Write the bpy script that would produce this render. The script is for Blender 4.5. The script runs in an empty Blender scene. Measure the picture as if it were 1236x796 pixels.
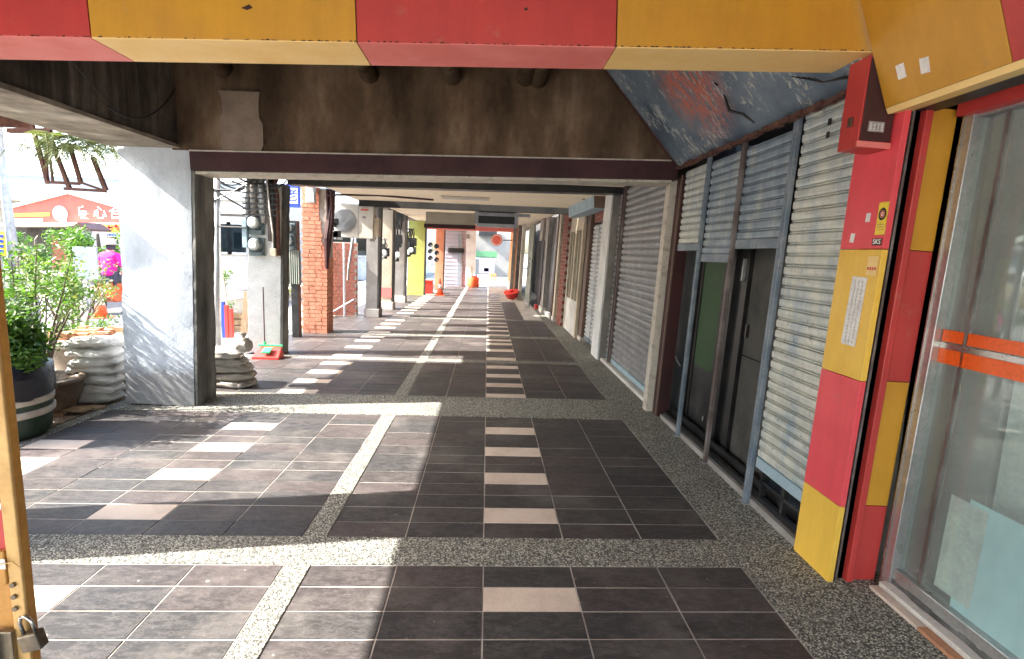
import bpy, bmesh, math, random
from mathutils import Vector, Matrix, noise as mnoise
random.seed(7)
S = bpy.context.scene
COL = S.collection
R = math.radians
# ------------------------------------------------------------------ camera
H = 1.6
# camera axes in the world: right, down, forward
CR = Vector((0.99839868, -0.04479653, 0.03454493))
CD = Vector((0.02778225, -0.14365783, -0.98923737))
CF = Vector((0.04927705, 0.98861302, -0.14218324))
cam_d = bpy.data.cameras.new('camera'); cam = bpy.data.objects.new('camera', cam_d); COL.objects.link(cam)
cam_d.sensor_width = 36; cam_d.lens = 36*640/1236; cam_d.clip_start = .05; cam_d.clip_end = 2000
m = Matrix((( CR.x, -CD.x, -CF.x, 0), (CR.y, -CD.y, -CF.y, 0), (CR.z, -CD.z, -CF.z, H), (0, 0, 0, 1)))
cam.matrix_world = m
S.camera = cam
# ------------------------------------------------------------------ light
ELEV = 38.6; TRAV = Vector((0.99, 0.14, 0)).normalized()*math.cos(R(ELEV)) + Vector((0, 0, -math.sin(R(ELEV))))
W = bpy.data.worlds.new('World'); S.world = W; W.use_nodes = True
wn = W.node_tree; bg = wn.nodes['Background']
sky = wn.nodes.new('ShaderNodeTexSky'); sky.sky_type = 'NISHITA'; sky.sun_disc = False
sky.sun_elevation = R(ELEV); sky.sun_rotation = math.atan2(-TRAV.x, -TRAV.y) % (2*math.pi)
sky.air_density = 1.2; sky.dust_density = 3.0
wn.links.new(sky.outputs[0], bg.inputs[0]); bg.inputs[1].default_value = .15
sd = bpy.data.lights.new('sun', 'SUN'); sd.energy = 3.6; sd.angle = R(.5); sd.color = (1, .96, .88)
sun = bpy.data.objects.new('sun', sd); COL.objects.link(sun)
sun.rotation_euler = TRAV.to_track_quat('-Z', 'Y').to_euler(); sun.location = (-20, -3, 20)
S.view_settings.view_transform = 'Standard'; S.view_settings.look = 'None'
S.view_settings.exposure = 2.95; S.view_settings.gamma = 1
S.cycles.max_bounces = 10; S.cycles.diffuse_bounces = 6; S.cycles.use_denoising = True

def ray(px, py):
    return CR*((px-618)/640) + CD*((py-398)/640) + CF
def at(px, py, Y):                      # world point that a photo pixel shows at depth Y
    d = ray(px, py); s = Y/d.y
    return Vector((d.x*s, Y, H+d.z*s))
def fl(px, py, z=0.):                   # world point on the floor
    d = ray(px, py); s = (z-H)/d.z
    return Vector((d.x*s, d.y*s, z))
LEAN = .035                             # the whole old row leans a couple of degrees

# ------------------------------------------------------------------ materials
def MAT(name): 
    m = bpy.data.materials.new(name); m.use_nodes = True
    return m, m.node_tree, m.node_tree.nodes['Principled BSDF']
def N(t, ty, **k):
    n = t.nodes.new(ty)
    for a, b in k.items(): setattr(n, a, b)
    return n
def setv(n, **k):
    for a, b in k.items(): n.inputs[a.replace('_', ' ')].default_value = b
def coord(t, scale=(1, 1, 1), rot=(0, 0, 0)):
    g = N(t, 'ShaderNodeNewGeometry'); mp = N(t, 'ShaderNodeMapping')
    mp.inputs['Scale'].default_value = scale; mp.inputs['Rotation'].default_value = rot
    t.links.new(g.outputs['Position'], mp.inputs[0]); return mp.outputs[0]
def nz(t, vec, scale, detail=6, rough=.6):
    n = N(t, 'ShaderNodeTexNoise'); n.inputs['Scale'].default_value = scale
    n.inputs['Detail'].default_value = detail; n.inputs['Roughness'].default_value = rough
    t.links.new(vec, n.inputs['Vector']); return n.outputs['Fac']
def ramp(t, fac, stops):
    r = N(t, 'ShaderNodeValToRGB'); e = r.color_ramp.elements
    while len(e) < len(stops): e.new(.5)
    for i, (p, c) in enumerate(stops):
        e[i].position = p
        e[i].color = (c, c, c, 1) if isinstance(c, (int, float)) else (*c, 1)
    t.links.new(fac, r.inputs[0]); return r.outputs[0]
def mix(t, fac, a, b, mode='MIX'):
    x = N(t, 'ShaderNodeMix', data_type='RGBA', blend_type=mode)
    for i, v in ((0, fac), (6, a), (7, b)):
        if isinstance(v, (int, float)): x.inputs[i].default_value = v if i == 0 else (v, v, v, 1)
        elif isinstance(v, tuple): x.inputs[i].default_value = (*v[:3], 1)
        else: t.links.new(v, x.inputs[i])
    return x.outputs[2]
def bump(t, b, fac, dist=.002, strength=.6):
    n = N(t, 'ShaderNodeBump'); n.inputs['Distance'].default_value = dist; n.inputs['Strength'].default_value = strength
    t.links.new(fac, n.inputs['Height']); t.links.new(n.outputs[0], b.inputs['Normal'])
def paint(name, col, col2=None, rough=.6, sc=3., stretch=(1, 1, 1), lo=.45, hi=.65, fine=60., bd=.002, metal=0, spec=.5, var=.12, third=None, lo3=.6, hi3=.68, sc3=9.):
    m, t, b = MAT(name)
    c = (*col, 1)
    out = None
    v = coord(t, stretch)
    f = nz(t, v, sc)
    if col2: out = mix(t, ramp(t, f, [(lo, 0.), (hi, 1.)]), col, col2)
    if third:
        f3 = nz(t, coord(t, stretch), sc3, 8, .7)
        out = mix(t, ramp(t, f3, [(lo3, 0.), (hi3, 1.)]), out if out else col, third)
    if 'panel' in name:
        gs = nz(t, coord(t, (9, 9, .8)), 1.6, 7, .7)
        out = mix(t, 1., out, ramp(t, gs, [(.36, .93), (.55, 1.), (.75, 1.03)]), 'MULTIPLY')
        gb = nz(t, coord(t), 6., 9, .75)
        out = mix(t, ramp(t, gb, [(.60, 0.), (.72, .35)]), out, (.35, .24, .14))
    ff = nz(t, coord(t), fine, 4)
    k = ramp(t, ff, [(.3, 1-var), (.7, 1+var)])
    r1 = mix(t, 1., out if out else col, k, 'MULTIPLY')
    t.links.new(r1, b.inputs['Base Color'])
    rr = ramp(t, f, [(.3, max(.05, rough-.1)), (.7, min(1, rough+.12))])
    t.links.new(rr, b.inputs['Roughness'])
    b.inputs['Metallic'].default_value = metal; b.inputs['Specular IOR Level'].default_value = spec
    if bd: bump(t, b, ff, bd)
    return m

M = {}
def slate(name, base):
    m, t, b = MAT(name)
    oi = N(t, 'ShaderNodeObjectInfo')
    f = nz(t, coord(t, (3, 9, 3), (0, 0, .35)), 3.5, 10, .7)
    c = ramp(t, f, [(.3, tuple(x*.62 for x in base)), (.52, base), (.72, tuple(x*1.7 for x in base))])
    rv = ramp(t, oi.outputs['Random'], [(0, (.78, .80, .84)), (.35, (.95, 1.0, .97)), (.7, (1.12, 1.03, 1.0)), (1, (1.4, 1.2, 1.16))])
    c = mix(t, 1., c, rv, 'MULTIPLY')
    dust = nz(t, coord(t), 1.7, 8, .65)
    c = mix(t, ramp(t, dust, [(.5, 0.), (.8, .5)]), c, (.26, .23, .21))
    ve = nz(t, coord(t, (1, 2.2, 1), (0, 0, .5)), 5.5, 9, .78)
    c = mix(t, ramp(t, ve, [(.48, 0.), (.50, .17), (.51, .17), (.53, 0.)]), c, (.27, .245, .23))
    spots = nz(t, coord(t), 22, 3, .5)
    c = mix(t, ramp(t, spots, [(.70, 0.), (.76, .45)]), c, (.36, .34, .32))
    t.links.new(c, b.inputs['Base Color'])
    t.links.new(ramp(t, f, [(.3, .42), (.7, .62)]), b.inputs['Roughness'])
    b.inputs['Specular IOR Level'].default_value = .35
    bump(t, b, f, .003, .5)
    return m
M['slate'] = slate('dark_slate_tile', (.0415, .0385, .040))
M['beige_tile'] = paint('beige_tile', (.60, .50, .42), (.50, .41, .34), .55, 4, fine=80, var=.08, bd=.0008)
M['grout'] = paint('grout', (.46, .42, .38), (.30, .27, .24), .9, 3)
def terrazzo(name, k=1.):
    m, t, b = MAT(name)
    vo = N(t, 'ShaderNodeTexVoronoi'); vo.inputs['Scale'].default_value = 128; t.links.new(coord(t), vo.inputs['Vector'])
    sep = N(t, 'ShaderNodeSeparateColor'); t.links.new(vo.outputs['Color'], sep.inputs[0])
    c = ramp(t, sep.outputs[0], [(0, (.05*k, .049*k, .044*k)), (.25, (.12*k, .118*k, .105*k)), (.55, (.24*k, .235*k, .20*k)), (.85, (.40*k, .39*k, .335*k)), (1, (.52*k, .50*k, .43*k))])
    e = ramp(t, vo.outputs['Distance'], [(.30, 1.), (.62, .32)])
    c = mix(t, 1., c, e, 'MULTIPLY')
    c = mix(t, ramp(t, nz(t, coord(t), 1.3, 8), [(.4, 0.), (.75, .45)]), c, (.11, .105, .10))
    t.links.new(c, b.inputs['Base Color']); b.inputs['Roughness'].default_value = .75; b.inputs['Specular IOR Level'].default_value = .3
    bump(t, b, e, .004, .7)
    return m
M['terrazzo'] = terrazzo('washed_pebble', 1.6)
M['asphalt'] = paint('asphalt', (.075, .075, .08), (.10, .10, .10), .9, 2, fine=120, var=.3)
M['pave'] = paint('street_pavement', (.36, .34, .31), (.25, .23, .21), .9, 1.3, fine=50)
M['dirt'] = paint('brown_soil', (.17, .125, .09), (.28, .22, .17), .95, 4, fine=70, var=.3, bd=.008)
M['red'] = paint('red_panel_paint', (.50, .048, .042), (.44, .04, .036), .42, 2.5, fine=160, var=.05, bd=.0004, third=(.20, .03, .03), lo3=.72, hi3=.76, sc3=26)
M['yellow'] = paint('yellow_panel_paint', (.58, .285, .025), (.52, .25, .023), .42, 2.5, fine=160, var=.05, bd=.0004, third=(.25, .12, .03), lo3=.72, hi3=.76, sc3=26)
M['pillar_yellow'] = paint('lit_yellow_panel', (.84, .52, .075), (.78, .45, .05), .42, 2.5, fine=160, var=.05, bd=.0004)  # brighter yellow: the stronger light on the pillar is put in the colour
M['pillar_red'] = paint('lit_red_panel', (.82, .085, .105), (.74, .07, .085), .42, 2.5, fine=160, var=.05, bd=.0004)  # pillar red raised likewise, light painted into the cladding colour
M['soffit_red'] = paint('pale_red_edge', (.74, .20, .18), (.68, .16, .14), .55, 3, fine=140, var=.05, bd=.0004)  # lighter red; on the soffits it stands for light bounced upward
M['soffit_yellow'] = paint('pale_yellow_edge', (.86, .60, .24), (.82, .54, .19), .55, 3, fine=140, var=.05, bd=.0004)  # lighter yellow; on the soffits floor bounce is painted into the colour
M['seam'] = paint('dark_seam', (.05, .02, .015), rough=.8)
M['maroon'] = paint('maroon_steel', (.052, .011, .011), (.034, .009, .009), .6, 3, third=(.20, .13, .10), lo3=.72, hi3=.76)
M['cream_edge'] = paint('cream_edge', (.55, .50, .42), (.35, .31, .26), .7, 12, lo=.5, hi=.7)
def stained(name, a, b_, c_, streaky=7.):
    m, t, b = MAT(name)
    f = nz(t, coord(t, (1, 1, .5)), 2.2, 9, .68)
    c = ramp(t, f, [(.34, a), (.52, b_), (.72, c_)])
    s = nz(t, coord(t, (streaky, streaky, .35)), 1.2, 5, .6)
    c = mix(t, 1., c, ramp(t, s, [(.35, .55), (.55, 1.), (.72, 1.55)]), 'MULTIPLY')
    t.links.new(c, b.inputs['Base Color']); b.inputs['Roughness'].default_value = .9; b.inputs['Specular IOR Level'].default_value = .2
    bump(t, b, nz(t, coord(t), 14, 8, .7), .01, .6)
    return m
M['sooty'] = stained('sooty_concrete', (.065, .042, .026), (.15, .098, .060), (.26, .19, .13), 2.0)
M['sooty_streak'] = stained('streaked_concrete', (.055, .045, .038), (.13, .107, .088), (.30, .26, .22), 11.)
M['soffit_conc'] = stained('bounce_lit_concrete', (.20, .165, .13), (.33, .28, .225), (.44, .39, .33), 3.)  # paler than the beam: light bounced off the ground is in the colour
M['plaster_patch'] = paint('plaster_patch', (.27, .205, .155), (.20, .15, .115), .9, 5, fine=40)
def whitewash():
    m, t, b = MAT('peeling_whitewash')
    f = nz(t, coord(t), 4.5, 11, .72); f2 = nz(t, coord(t, (1, 1, .45)), 2.1, 8, .65)
    c = mix(t, ramp(t, f2, [(.42, 0.), (.62, 1.)]), (.54, .58, .625), (.37, .40, .44))
    c = mix(t, ramp(t, f, [(.60, 0.), (.66, .8)]), c, (.30, .30, .30))
    g = N(t, 'ShaderNodeNewGeometry'); sx = N(t, 'ShaderNodeSeparateXYZ'); t.links.new(g.outputs['Position'], sx.inputs[0])
    fz = N(t, 'ShaderNodeMath', operation='MULTIPLY_ADD'); t.links.new(nz(t, coord(t), 7, 8, .75), fz.inputs[0]); fz.inputs[1].default_value = -.55; t.links.new(sx.outputs[2], fz.inputs[2])
    c = mix(t, ramp(t, fz.outputs[0], [(0., .75), (.16, 0.)]), c, (.17, .155, .14))
    t.links.new(c, b.inputs['Base Color']); b.inputs['Roughness'].default_value = .85
    bump(t, b, f, .018, .7)
    return m
M['whitewash'] = whitewash()
M['grey_lit'] = paint('far_wall', (.30, .28, .25), (.24, .22, .2), .8, 1)
M['far_green'] = paint('far_green', (.10, .26, .12), rough=.6)
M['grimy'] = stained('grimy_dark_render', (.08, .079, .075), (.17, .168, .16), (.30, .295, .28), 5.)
M['white'] = paint('white_paint', (.74, .74, .72), (.60, .60, .58), .7, 3)
M['offwhite'] = paint('offwhite_plaster', (.62, .59, .54), (.48, .45, .41), .8, 3)
M['bluegrey_wall'] = paint('pale_blue_wall', (.24, .29, .35), (.28, .32, .36), .8, 1)
def shutter_mat(name, a, b_, c_, rough=.5):
    m, t, b = MAT(name)
    f = nz(t, coord(t, (3, 3, 1.2)), 2.3, 9, .7)
    c = ramp(t, f, [(.32, a), (.52, b_), (.70, c_)])
    sp = nz(t, coord(t), 19, 5, .6)
    c = mix(t, ramp(t, sp, [(.62, 0.), (.70, .75)]), c, (.22, .20, .19))
    hs = nz(t, coord(t, (1, 2.2, 30)), 1.5, 5, .6)
    c = mix(t, 1., c, ramp(t, hs, [(.3, .78), (.7, 1.16)]), 'MULTIPLY')
    t.links.new(c, b.inputs['Base Color']); b.inputs['Roughness'].default_value = rough; b.inputs['Metallic'].default_value = .15
    bump(t, b, nz(t, coord(t), 30, 5), .001, .5)
    return m
M['sh_cream'] = shutter_mat('cream_shutter_slat', (.32, .40, .47), (.58, .59, .53), (.70, .69, .60))
M['sh_blue'] = shutter_mat('blue_grey_shutter_slat', (.15, .20, .26), (.28, .34, .39), (.48, .49, .44))
M['sh_grey'] = shutter_mat('grey_shutter_slat', (.20, .205, .215), (.275, .28, .29), (.38, .385, .395), .4)
M['sh_white'] = shutter_mat('white_shutter_slat', (.42, .45, .48), (.55, .56, .57), (.62, .62, .61))
M['rail_blue'] = paint('blue_grey_rail', (.15, .19, .235), (.27, .30, .32), .45, 5, third=(.13, .10, .08), lo3=.64, hi3=.7, metal=.2)
M['rail_brown'] = paint('brown_rail', (.12, .09, .08), (.22, .19, .18), .5, 5, metal=.2)
M['black'] = paint('black_metal', (.012, .012, .013), (.03, .028, .027), .4, 5)
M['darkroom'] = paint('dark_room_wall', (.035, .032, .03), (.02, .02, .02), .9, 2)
M['brown'] = paint('brown_board', (.12, .07, .05), (.17, .11, .08), .6, 4)
M['pane_film'] = paint('dull_pane', (.13, .12, .08), (.17, .14, .10), .4, 5, bd=0)
M['offdoor'] = paint('grey_steel_door', (.07, .067, .06), (.045, .045, .042), .75, 3)
M['blind_pane'] = paint('blue_black_pane', (.02, .028, .036), (.035, .045, .055), .5, 4, bd=0)
M['rust'] = paint('rusty_steel', (.09, .035, .025), (.16, .07, .045), .85, 9)
def blueboard():
    m, t, b = MAT('peeling_blue_board')
    v = coord(t, (1, 1, 1), (0, 0, 0))
    base = mix(t, ramp(t, nz(t, v, 2.0, 8), [(.38, 0.), (.66, 1.)]), (.075, .11, .155), (.20, .25, .30))
    st = nz(t, coord(t, (5, 15, 5)), 1.6, 10, .78)
    big = nz(t, coord(t), 3.1, 7, .7)
    chips = mix(t, 1., ramp(t, st, [(.52, 0.), (.545, 1.)]), ramp(t, big, [(.50, 0.), (.55, 1.)]), 'MULTIPLY')
    c = mix(t, chips, base, mix(t, ramp(t, nz(t, v, 5., 3), [(.4, 0.), (.6, 1.)]), (.62, .60, .50), (.42, .46, .48)))
    st2 = nz(t, coord(t, (4, 12, 4)), 2.1, 10, .78)
    gx = N(t, 'ShaderNodeVectorMath', operation='DISTANCE'); g = N(t, 'ShaderNodeNewGeometry')
    t.links.new(g.outputs['Position'], gx.inputs[0]); gx.inputs[1].default_value = (1.45, 4.05, 2.86)
    spot = ramp(t, gx.outputs['Value'], [(.20, 1.), (.50, 0.)])
    c = mix(t, mix(t, 1., ramp(t, st2, [(.47, 0.), (.51, 1.)]), spot, 'MULTIPLY'), c, (.48, .13, .08))
    c = mix(t, ramp(t, nz(t, coord(t, (3, 8, 3)), 2.4, 9, .75), [(.58, 0.), (.66, .55)]), c, (.07, .075, .08))
    c = mix(t, ramp(t, nz(t, coord(t), 30, 3), [(.66, 0.), (.69, .9)]), c, (.04, .025, .02))
    t.links.new(c, b.inputs['Base Color']); b.inputs['Roughness'].default_value = .5
    bump(t, b, chips, .002, .6)
    return m
M['blueboard'] = blueboard()
M['brick'] = paint('red_brick', (.60, .24, .15), (.47, .17, .10), .9, 8, fine=60, var=.2)
M['brick_dark'] = paint('dull_red_brick', (.26, .085, .06), (.18, .06, .045), .9, 8, fine=60, var=.2)
M['mortar'] = paint('mortar', (.48, .40, .34), (.36, .30, .26), .95, 9)
M['beige_ceiling'] = paint('beige_ceiling', (.90, .79, .62), (.85, .73, .55), .8, 1.5, fine=30)
M['beige'] = paint('beige_paint', (.55, .47, .36), (.44, .37, .28), .75, 3)
M['grey_col'] = paint('grey_concrete', (.24, .22, .205), (.33, .31, .29), .9, 3)
M['lime'] = paint('lime_yellow_paint', (.44, .45, .12), (.36, .37, .10), .7, 3)
M['salmon'] = paint('salmon_paint', (.72, .28, .16), (.62, .24, .14), .7, 3)
M['orange'] = paint('orange_paint', (.75, .30, .07), (.65, .25, .06), .7, 3)
M['green_gate'] = paint('green_grey_metal', (.16, .18, .15), (.22, .23, .20), .6, 4)
M['alu'] = paint('aluminium', (.52, .52, .51), (.44, .44, .43), .35, 8, metal=.75, bd=.0003)
M['steel'] = paint('galvanised_steel', (.42, .43, .44), (.33, .34, .35), .4, 8, metal=.6)
M['plastic_white'] = paint('white_casing', (.66, .65, .60), (.58, .56, .50), .5, 4, bd=0)
M['grille'] = paint('fan_grille', (.22, .23, .24), rough=.5)
M['meter_glass'] = paint('meter_glass', (.55, .58, .54), (.4, .43, .42), .15, 20, bd=0)
M['meter_body'] = paint('meter_body', (.11, .15, .16), (.07, .09, .10), .5, 9)
M['lightblue_box'] = paint('pale_blue_box', (.33, .44, .50), (.26, .36, .42), .55, 4)
M['blue_sign'] = paint('blue_sign', (.02, .06, .50), rough=.4, bd=0)
M['sign_white'] = paint('sign_white', (.82, .82, .80), rough=.5, bd=0)
M['sign_red'] = paint('sign_red', (.72, .07, .05), (.66, .06, .05), .5, 2, bd=0)
M['sign_yellow'] = paint('sign_yellow', (.85, .62, .05), rough=.5, bd=0)
M['orange_bar'] = paint('orange_safety_bar', (.85, .12, .01), (.80, .10, .01), .3, 4, bd=0)
M['cone'] = paint('orange_cone', (.80, .13, .04), (.70, .10, .03), .5, 6)
M['terracotta'] = paint('terracotta', (.42, .20, .11), (.50, .27, .16), .85, 7)
M['brownpot'] = paint('brown_glazed_pot', (.11, .075, .05), (.20, .15, .11), .5, 5)
M['blackplastic'] = paint('black_plastic_film', (.008, .009, .016), (.012, .014, .024), .4, 9, fine=14, bd=.012)
M['stripe_green'] = paint('dark_green_band', (.015, .03, .018), (.03, .05, .03), .4, 7)
M['sack'] = paint('white_woven_sack', (.62, .61, .58), (.50, .48, .45), .7, 6, fine=180, var=.12, bd=.0015)
M['sack_dull'] = paint('dusty_woven_sack', (.44, .40, .35), (.30, .27, .24), .8, 6, fine=180, var=.12, bd=.0015)
M['plank'] = paint('weathered_plank', (.30, .20, .12), (.40, .29, .19), .8, 4, (8, 1, 1))
M['bark'] = paint('bark', (.11, .08, .055), (.16, .12, .09), .9, 12)
M['wood'] = paint('ochre_painted_wood', (.52, .25, .05), (.40, .18, .035), .5, 2.2, (3, 3, .6), fine=50, var=.12, third=(.25, .12, .04), lo3=.66, hi3=.72, sc3=7)
M['wood_edge'] = paint('worn_wood_edge', (.60, .36, .13), (.48, .27, .09), .6, 6)
M['brass'] = paint('dull_brass', (.22, .19, .14), (.13, .11, .09), .35, 20, metal=.8, bd=.0005)
M['chrome'] = paint('worn_chrome', (.45, .44, .42), rough=.25, metal=.9, bd=0)
M['magenta'] = paint('magenta_cloth', (.80, .02, .33), (.70, .02, .27), .85, 12)
M['skin'] = paint('skin', (.55, .32, .22), rough=.6, bd=0)
M['darkcloth'] = paint('dark_cloth', (.05, .05, .07), rough=.9)
M['tyre'] = paint('rubber', (.02, .02, .02), rough=.8)
M['redplastic'] = paint('red_plastic', (.72, .05, .04), rough=.35, bd=0)
M['greenplastic'] = paint('green_plastic', (.05, .55, .20), rough=.4, bd=0)
M['green_board'] = paint('green_board', (.022, .06, .018), (.035, .085, .028), .6, 3)
M['purple'] = paint('lilac_wall', (.45, .42, .50), (.52, .49, .56), .7, 2)
M['paper'] = paint('paper', (.78, .76, .72), (.66, .63, .62), .8, 14, bd=0)
M['ink'] = paint('faded_ink', (.30, .26, .28), rough=.8, bd=0)
M['pale_red_ink'] = paint('faded_red_print', (.62, .12, .10), rough=.8, bd=0)
def leafmat(name, c1, c2):
    m, t, b = MAT(name)
    g = N(t, 'ShaderNodeNewGeometry')
    c = ramp(t, g.outputs['Random Per Island'], [(0, c1), (1, c2)])
    t.links.new(c, b.inputs['Base Color']); b.inputs['Roughness'].default_value = .5
    tr = N(t, 'ShaderNodeBsdfTranslucent'); t.links.new(mix(t, 1., c, (1.2, 1.5, .6), 'MULTIPLY'), tr.inputs[0])
    ms = N(t, 'ShaderNodeMixShader'); ms.inputs[0].default_value = .35
    t.links.new(b.outputs[0], ms.inputs[1]); t.links.new(tr.outputs[0], ms.inputs[2])
    t.links.new(ms.outputs[0], t.nodes['Material Output'].inputs[0])
    return m
M['leaf_dark'] = leafmat('deep_green_leaf', (.025, .075, .012), (.07, .16, .025))
M['leaf_bright'] = leafmat('bright_green_leaf', (.05, .115, .017), (.11, .19, .04))
M['leaf_dry'] = leafmat('yellow_green_leaf', (.10, .14, .045), (.20, .20, .08))
def glass(name, tint, gl, haze=0):
    m, t, b = MAT(name); t.nodes.remove(b)
    tr = N(t, 'ShaderNodeBsdfTransparent'); tr.inputs[0].default_value = (*tint, 1)
    g = N(t, 'ShaderNodeBsdfGlossy'); g.inputs['Roughness'].default_value = .02; g.inputs[0].default_value = (.9, .95, .95, 1)
    fr = N(t, 'ShaderNodeLayerWeight'); fr.inputs[0].default_value = .5
    pw = N(t, 'ShaderNodeMath', operation='POWER'); pw.inputs[1].default_value = 4.5; t.links.new(fr.outputs['Facing'], pw.inputs[0])
    ad = N(t, 'ShaderNodeMath', operation='MULTIPLY_ADD'); ad.inputs[1].default_value = .9; ad.inputs[2].default_value = gl
    t.links.new(pw.outputs[0], ad.inputs[0])
    ms = N(t, 'ShaderNodeMixShader'); t.links.new(ad.outputs[0], ms.inputs[0]); t.links.new(tr.outputs[0], ms.inputs[1]); t.links.new(g.outputs[0], ms.inputs[2])
    if haze:
        df = N(t, 'ShaderNodeBsdfDiffuse'); df.inputs[0].default_value = (.66, .70, .67, 1); m2 = N(t, 'ShaderNodeMixShader')
        t.links.new(ramp(t, nz(t, coord(t, (2, 2, .6)), 2.2, 6), [(.3, haze*.75), (.7, haze*1.25)]), m2.inputs[0]); t.links.new(ms.outputs[0], m2.inputs[1]); t.links.new(df.outputs[0], m2.inputs[2]); ms = m2
    t.links.new(ms.outputs[0], t.nodes['Material Output'].inputs[0]); return m
M['glass'] = glass('shop_glass', (.86, .93, .92), .04, .17)
M['dark_glass'] = glass('dark_glass', (.3, .35, .38), .04)
def frosted():
    m, t, b = MAT('frosted_film'); b.inputs['Base Color'].default_value = (.66, .86, .93, 1); b.inputs['Roughness'].default_value = .6
    return m
M['frost'] = frosted()

# ------------------------------------------------------------------ mesh helpers
class MB:
    def __init__(s): s.v = []; s.f = []
    def add(s, vs, fs):
        o = len(s.v); s.v += [tuple(v) for v in vs]; s.f += [tuple(o+i for i in f) for f in fs]; return s
    def box(s, x0, x1, y0, y1, z0, z1, M4=None):
        vs = [Vector((x, y, z)) for z in (z0, z1) for y in (y0, y1) for x in (x0, x1)]
        if M4: vs = [M4 @ v for v in vs]
        return s.add(vs, [(0, 2, 3, 1), (4, 5, 7, 6), (0, 1, 5, 4), (2, 6, 7, 3), (0, 4, 6, 2), (1, 3, 7, 5)])
    def prism(s, poly, a, b, axis='y'):          # poly in the other two axes, extruded from a to b
        n = len(poly)
        def P(p, q): return {'y': (p[0], q, p[1]), 'x': (q, p[0], p[1]), 'z': (p[0], p[1], q)}[axis]
        vs = [P(p, a) for p in poly]+[P(p, b) for p in poly]
        fs = [tuple(range(n)), tuple(range(2*n-1, n-1, -1))]+[(i, i+n, (i+1) % n+n, (i+1) % n) for i in range(n)]
        return s.add(vs, fs)
    def tube(s, pts, r, n=8, cap=True):
        pts = [Vector(p) for p in pts]; k = len(pts)
        rs = r if isinstance(r, (list, tuple)) else [r]*k
        o = len(s.v)
        for i, p in enumerate(pts):
            d = (pts[min(i+1, k-1)]-pts[max(i-1, 0)]).normalized()
            u = d.orthogonal().normalized() if i == 0 else (pu-d*pu.dot(d)).normalized()
            pu = u; w = d.cross(u)
            for j in range(n):
                a = 2*math.pi*j/n
                s.v.append(tuple(p+(u*math.cos(a)+w*math.sin(a))*rs[i]))
        for i in range(k-1):
            for j in range(n):
                s.f.append((o+i*n+j, o+i*n+(j+1) % n, o+(i+1)*n+(j+1) % n, o+(i+1)*n+j))
        if cap: s.f += [tuple(o+j for j in range(n))[::-1], tuple(o+(k-1)*n+j for j in range(n))]
        return s
    def lathe(s, prof, c=(0, 0, 0), n=20):
        o = len(s.v)
        for r, z in prof:
            for j in range(n):
                a = 2*math.pi*j/n; s.v.append((c[0]+r*math.cos(a), c[1]+r*math.sin(a), c[2]+z))
        for i in range(len(prof)-1):
            for j in range(n):
                s.f.append((o+i*n+j, o+i*n+(j+1) % n, o+(i+1)*n+(j+1) % n, o+(i+1)*n+j))
        s.f += [tuple(o+j for j in range(n))[::-1], tuple(o+(len(prof)-1)*n+j for j in range(n))]
        return s
    def mesh(s, name, mat):
        me = bpy.data.meshes.new(name); me.from_pydata(s.v, [], s.f)
        me.materials.append(M[mat] if isinstance(mat, str) else mat)
        bm = bmesh.new(); bm.from_mesh(me); bmesh.ops.recalc_face_normals(bm, faces=bm.faces); bm.to_mesh(me); bm.free()
        return me
    def build(s, name, mat, parent=None, smooth=False, bevel=0):
        me = s.mesh(name, mat); o = bpy.data.objects.new(name, me); COL.objects.link(o)
        if parent: o.parent = parent
        if smooth:
            for p in me.polygons: p.use_smooth = True
        if bevel:
            b = o.modifiers.new('bevel', 'BEVEL'); b.width = bevel; b.segments = 2; b.limit_method = 'ANGLE'
        return o
def thing(name, label, cat, loc=(0, 0, 0), rot=(0, 0, 0), group=None):
    o = bpy.data.objects.new(name, None); COL.objects.link(o); o.location = loc; o.rotation_euler = rot
    o['label'] = label; o['category'] = cat
    if group: o['group'] = group
    return o
def tag(o, label, cat, group=None):
    o['label'] = label; o['category'] = cat
    if group: o['group'] = group
    return o
def struct(o): o['kind'] = 'structure'; return o
def stuff(o): o['kind'] = 'stuff'; return o
def inst(name, me, parent, loc=(0, 0, 0), rot=(0, 0, 0), scale=(1, 1, 1)):
    o = bpy.data.objects.new(name, me); COL.objects.link(o); o.parent = parent; o.location = loc; o.rotation_euler = rot; o.scale = scale
    return o
def copy_tree(o, parent=None, label=None):
    c = o.copy(); COL.objects.link(c); c.parent = parent
    if label: c['label'] = label
    for ch in [x for x in o.children]: copy_tree(ch, c)
    return c
def box(name, mat, x0, x1, y0, y1, z0, z1, parent=None, bevel=0):
    return MB().box(x0, x1, y0, y1, z0, z1).build(name, mat, parent, bevel=bevel)
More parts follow.
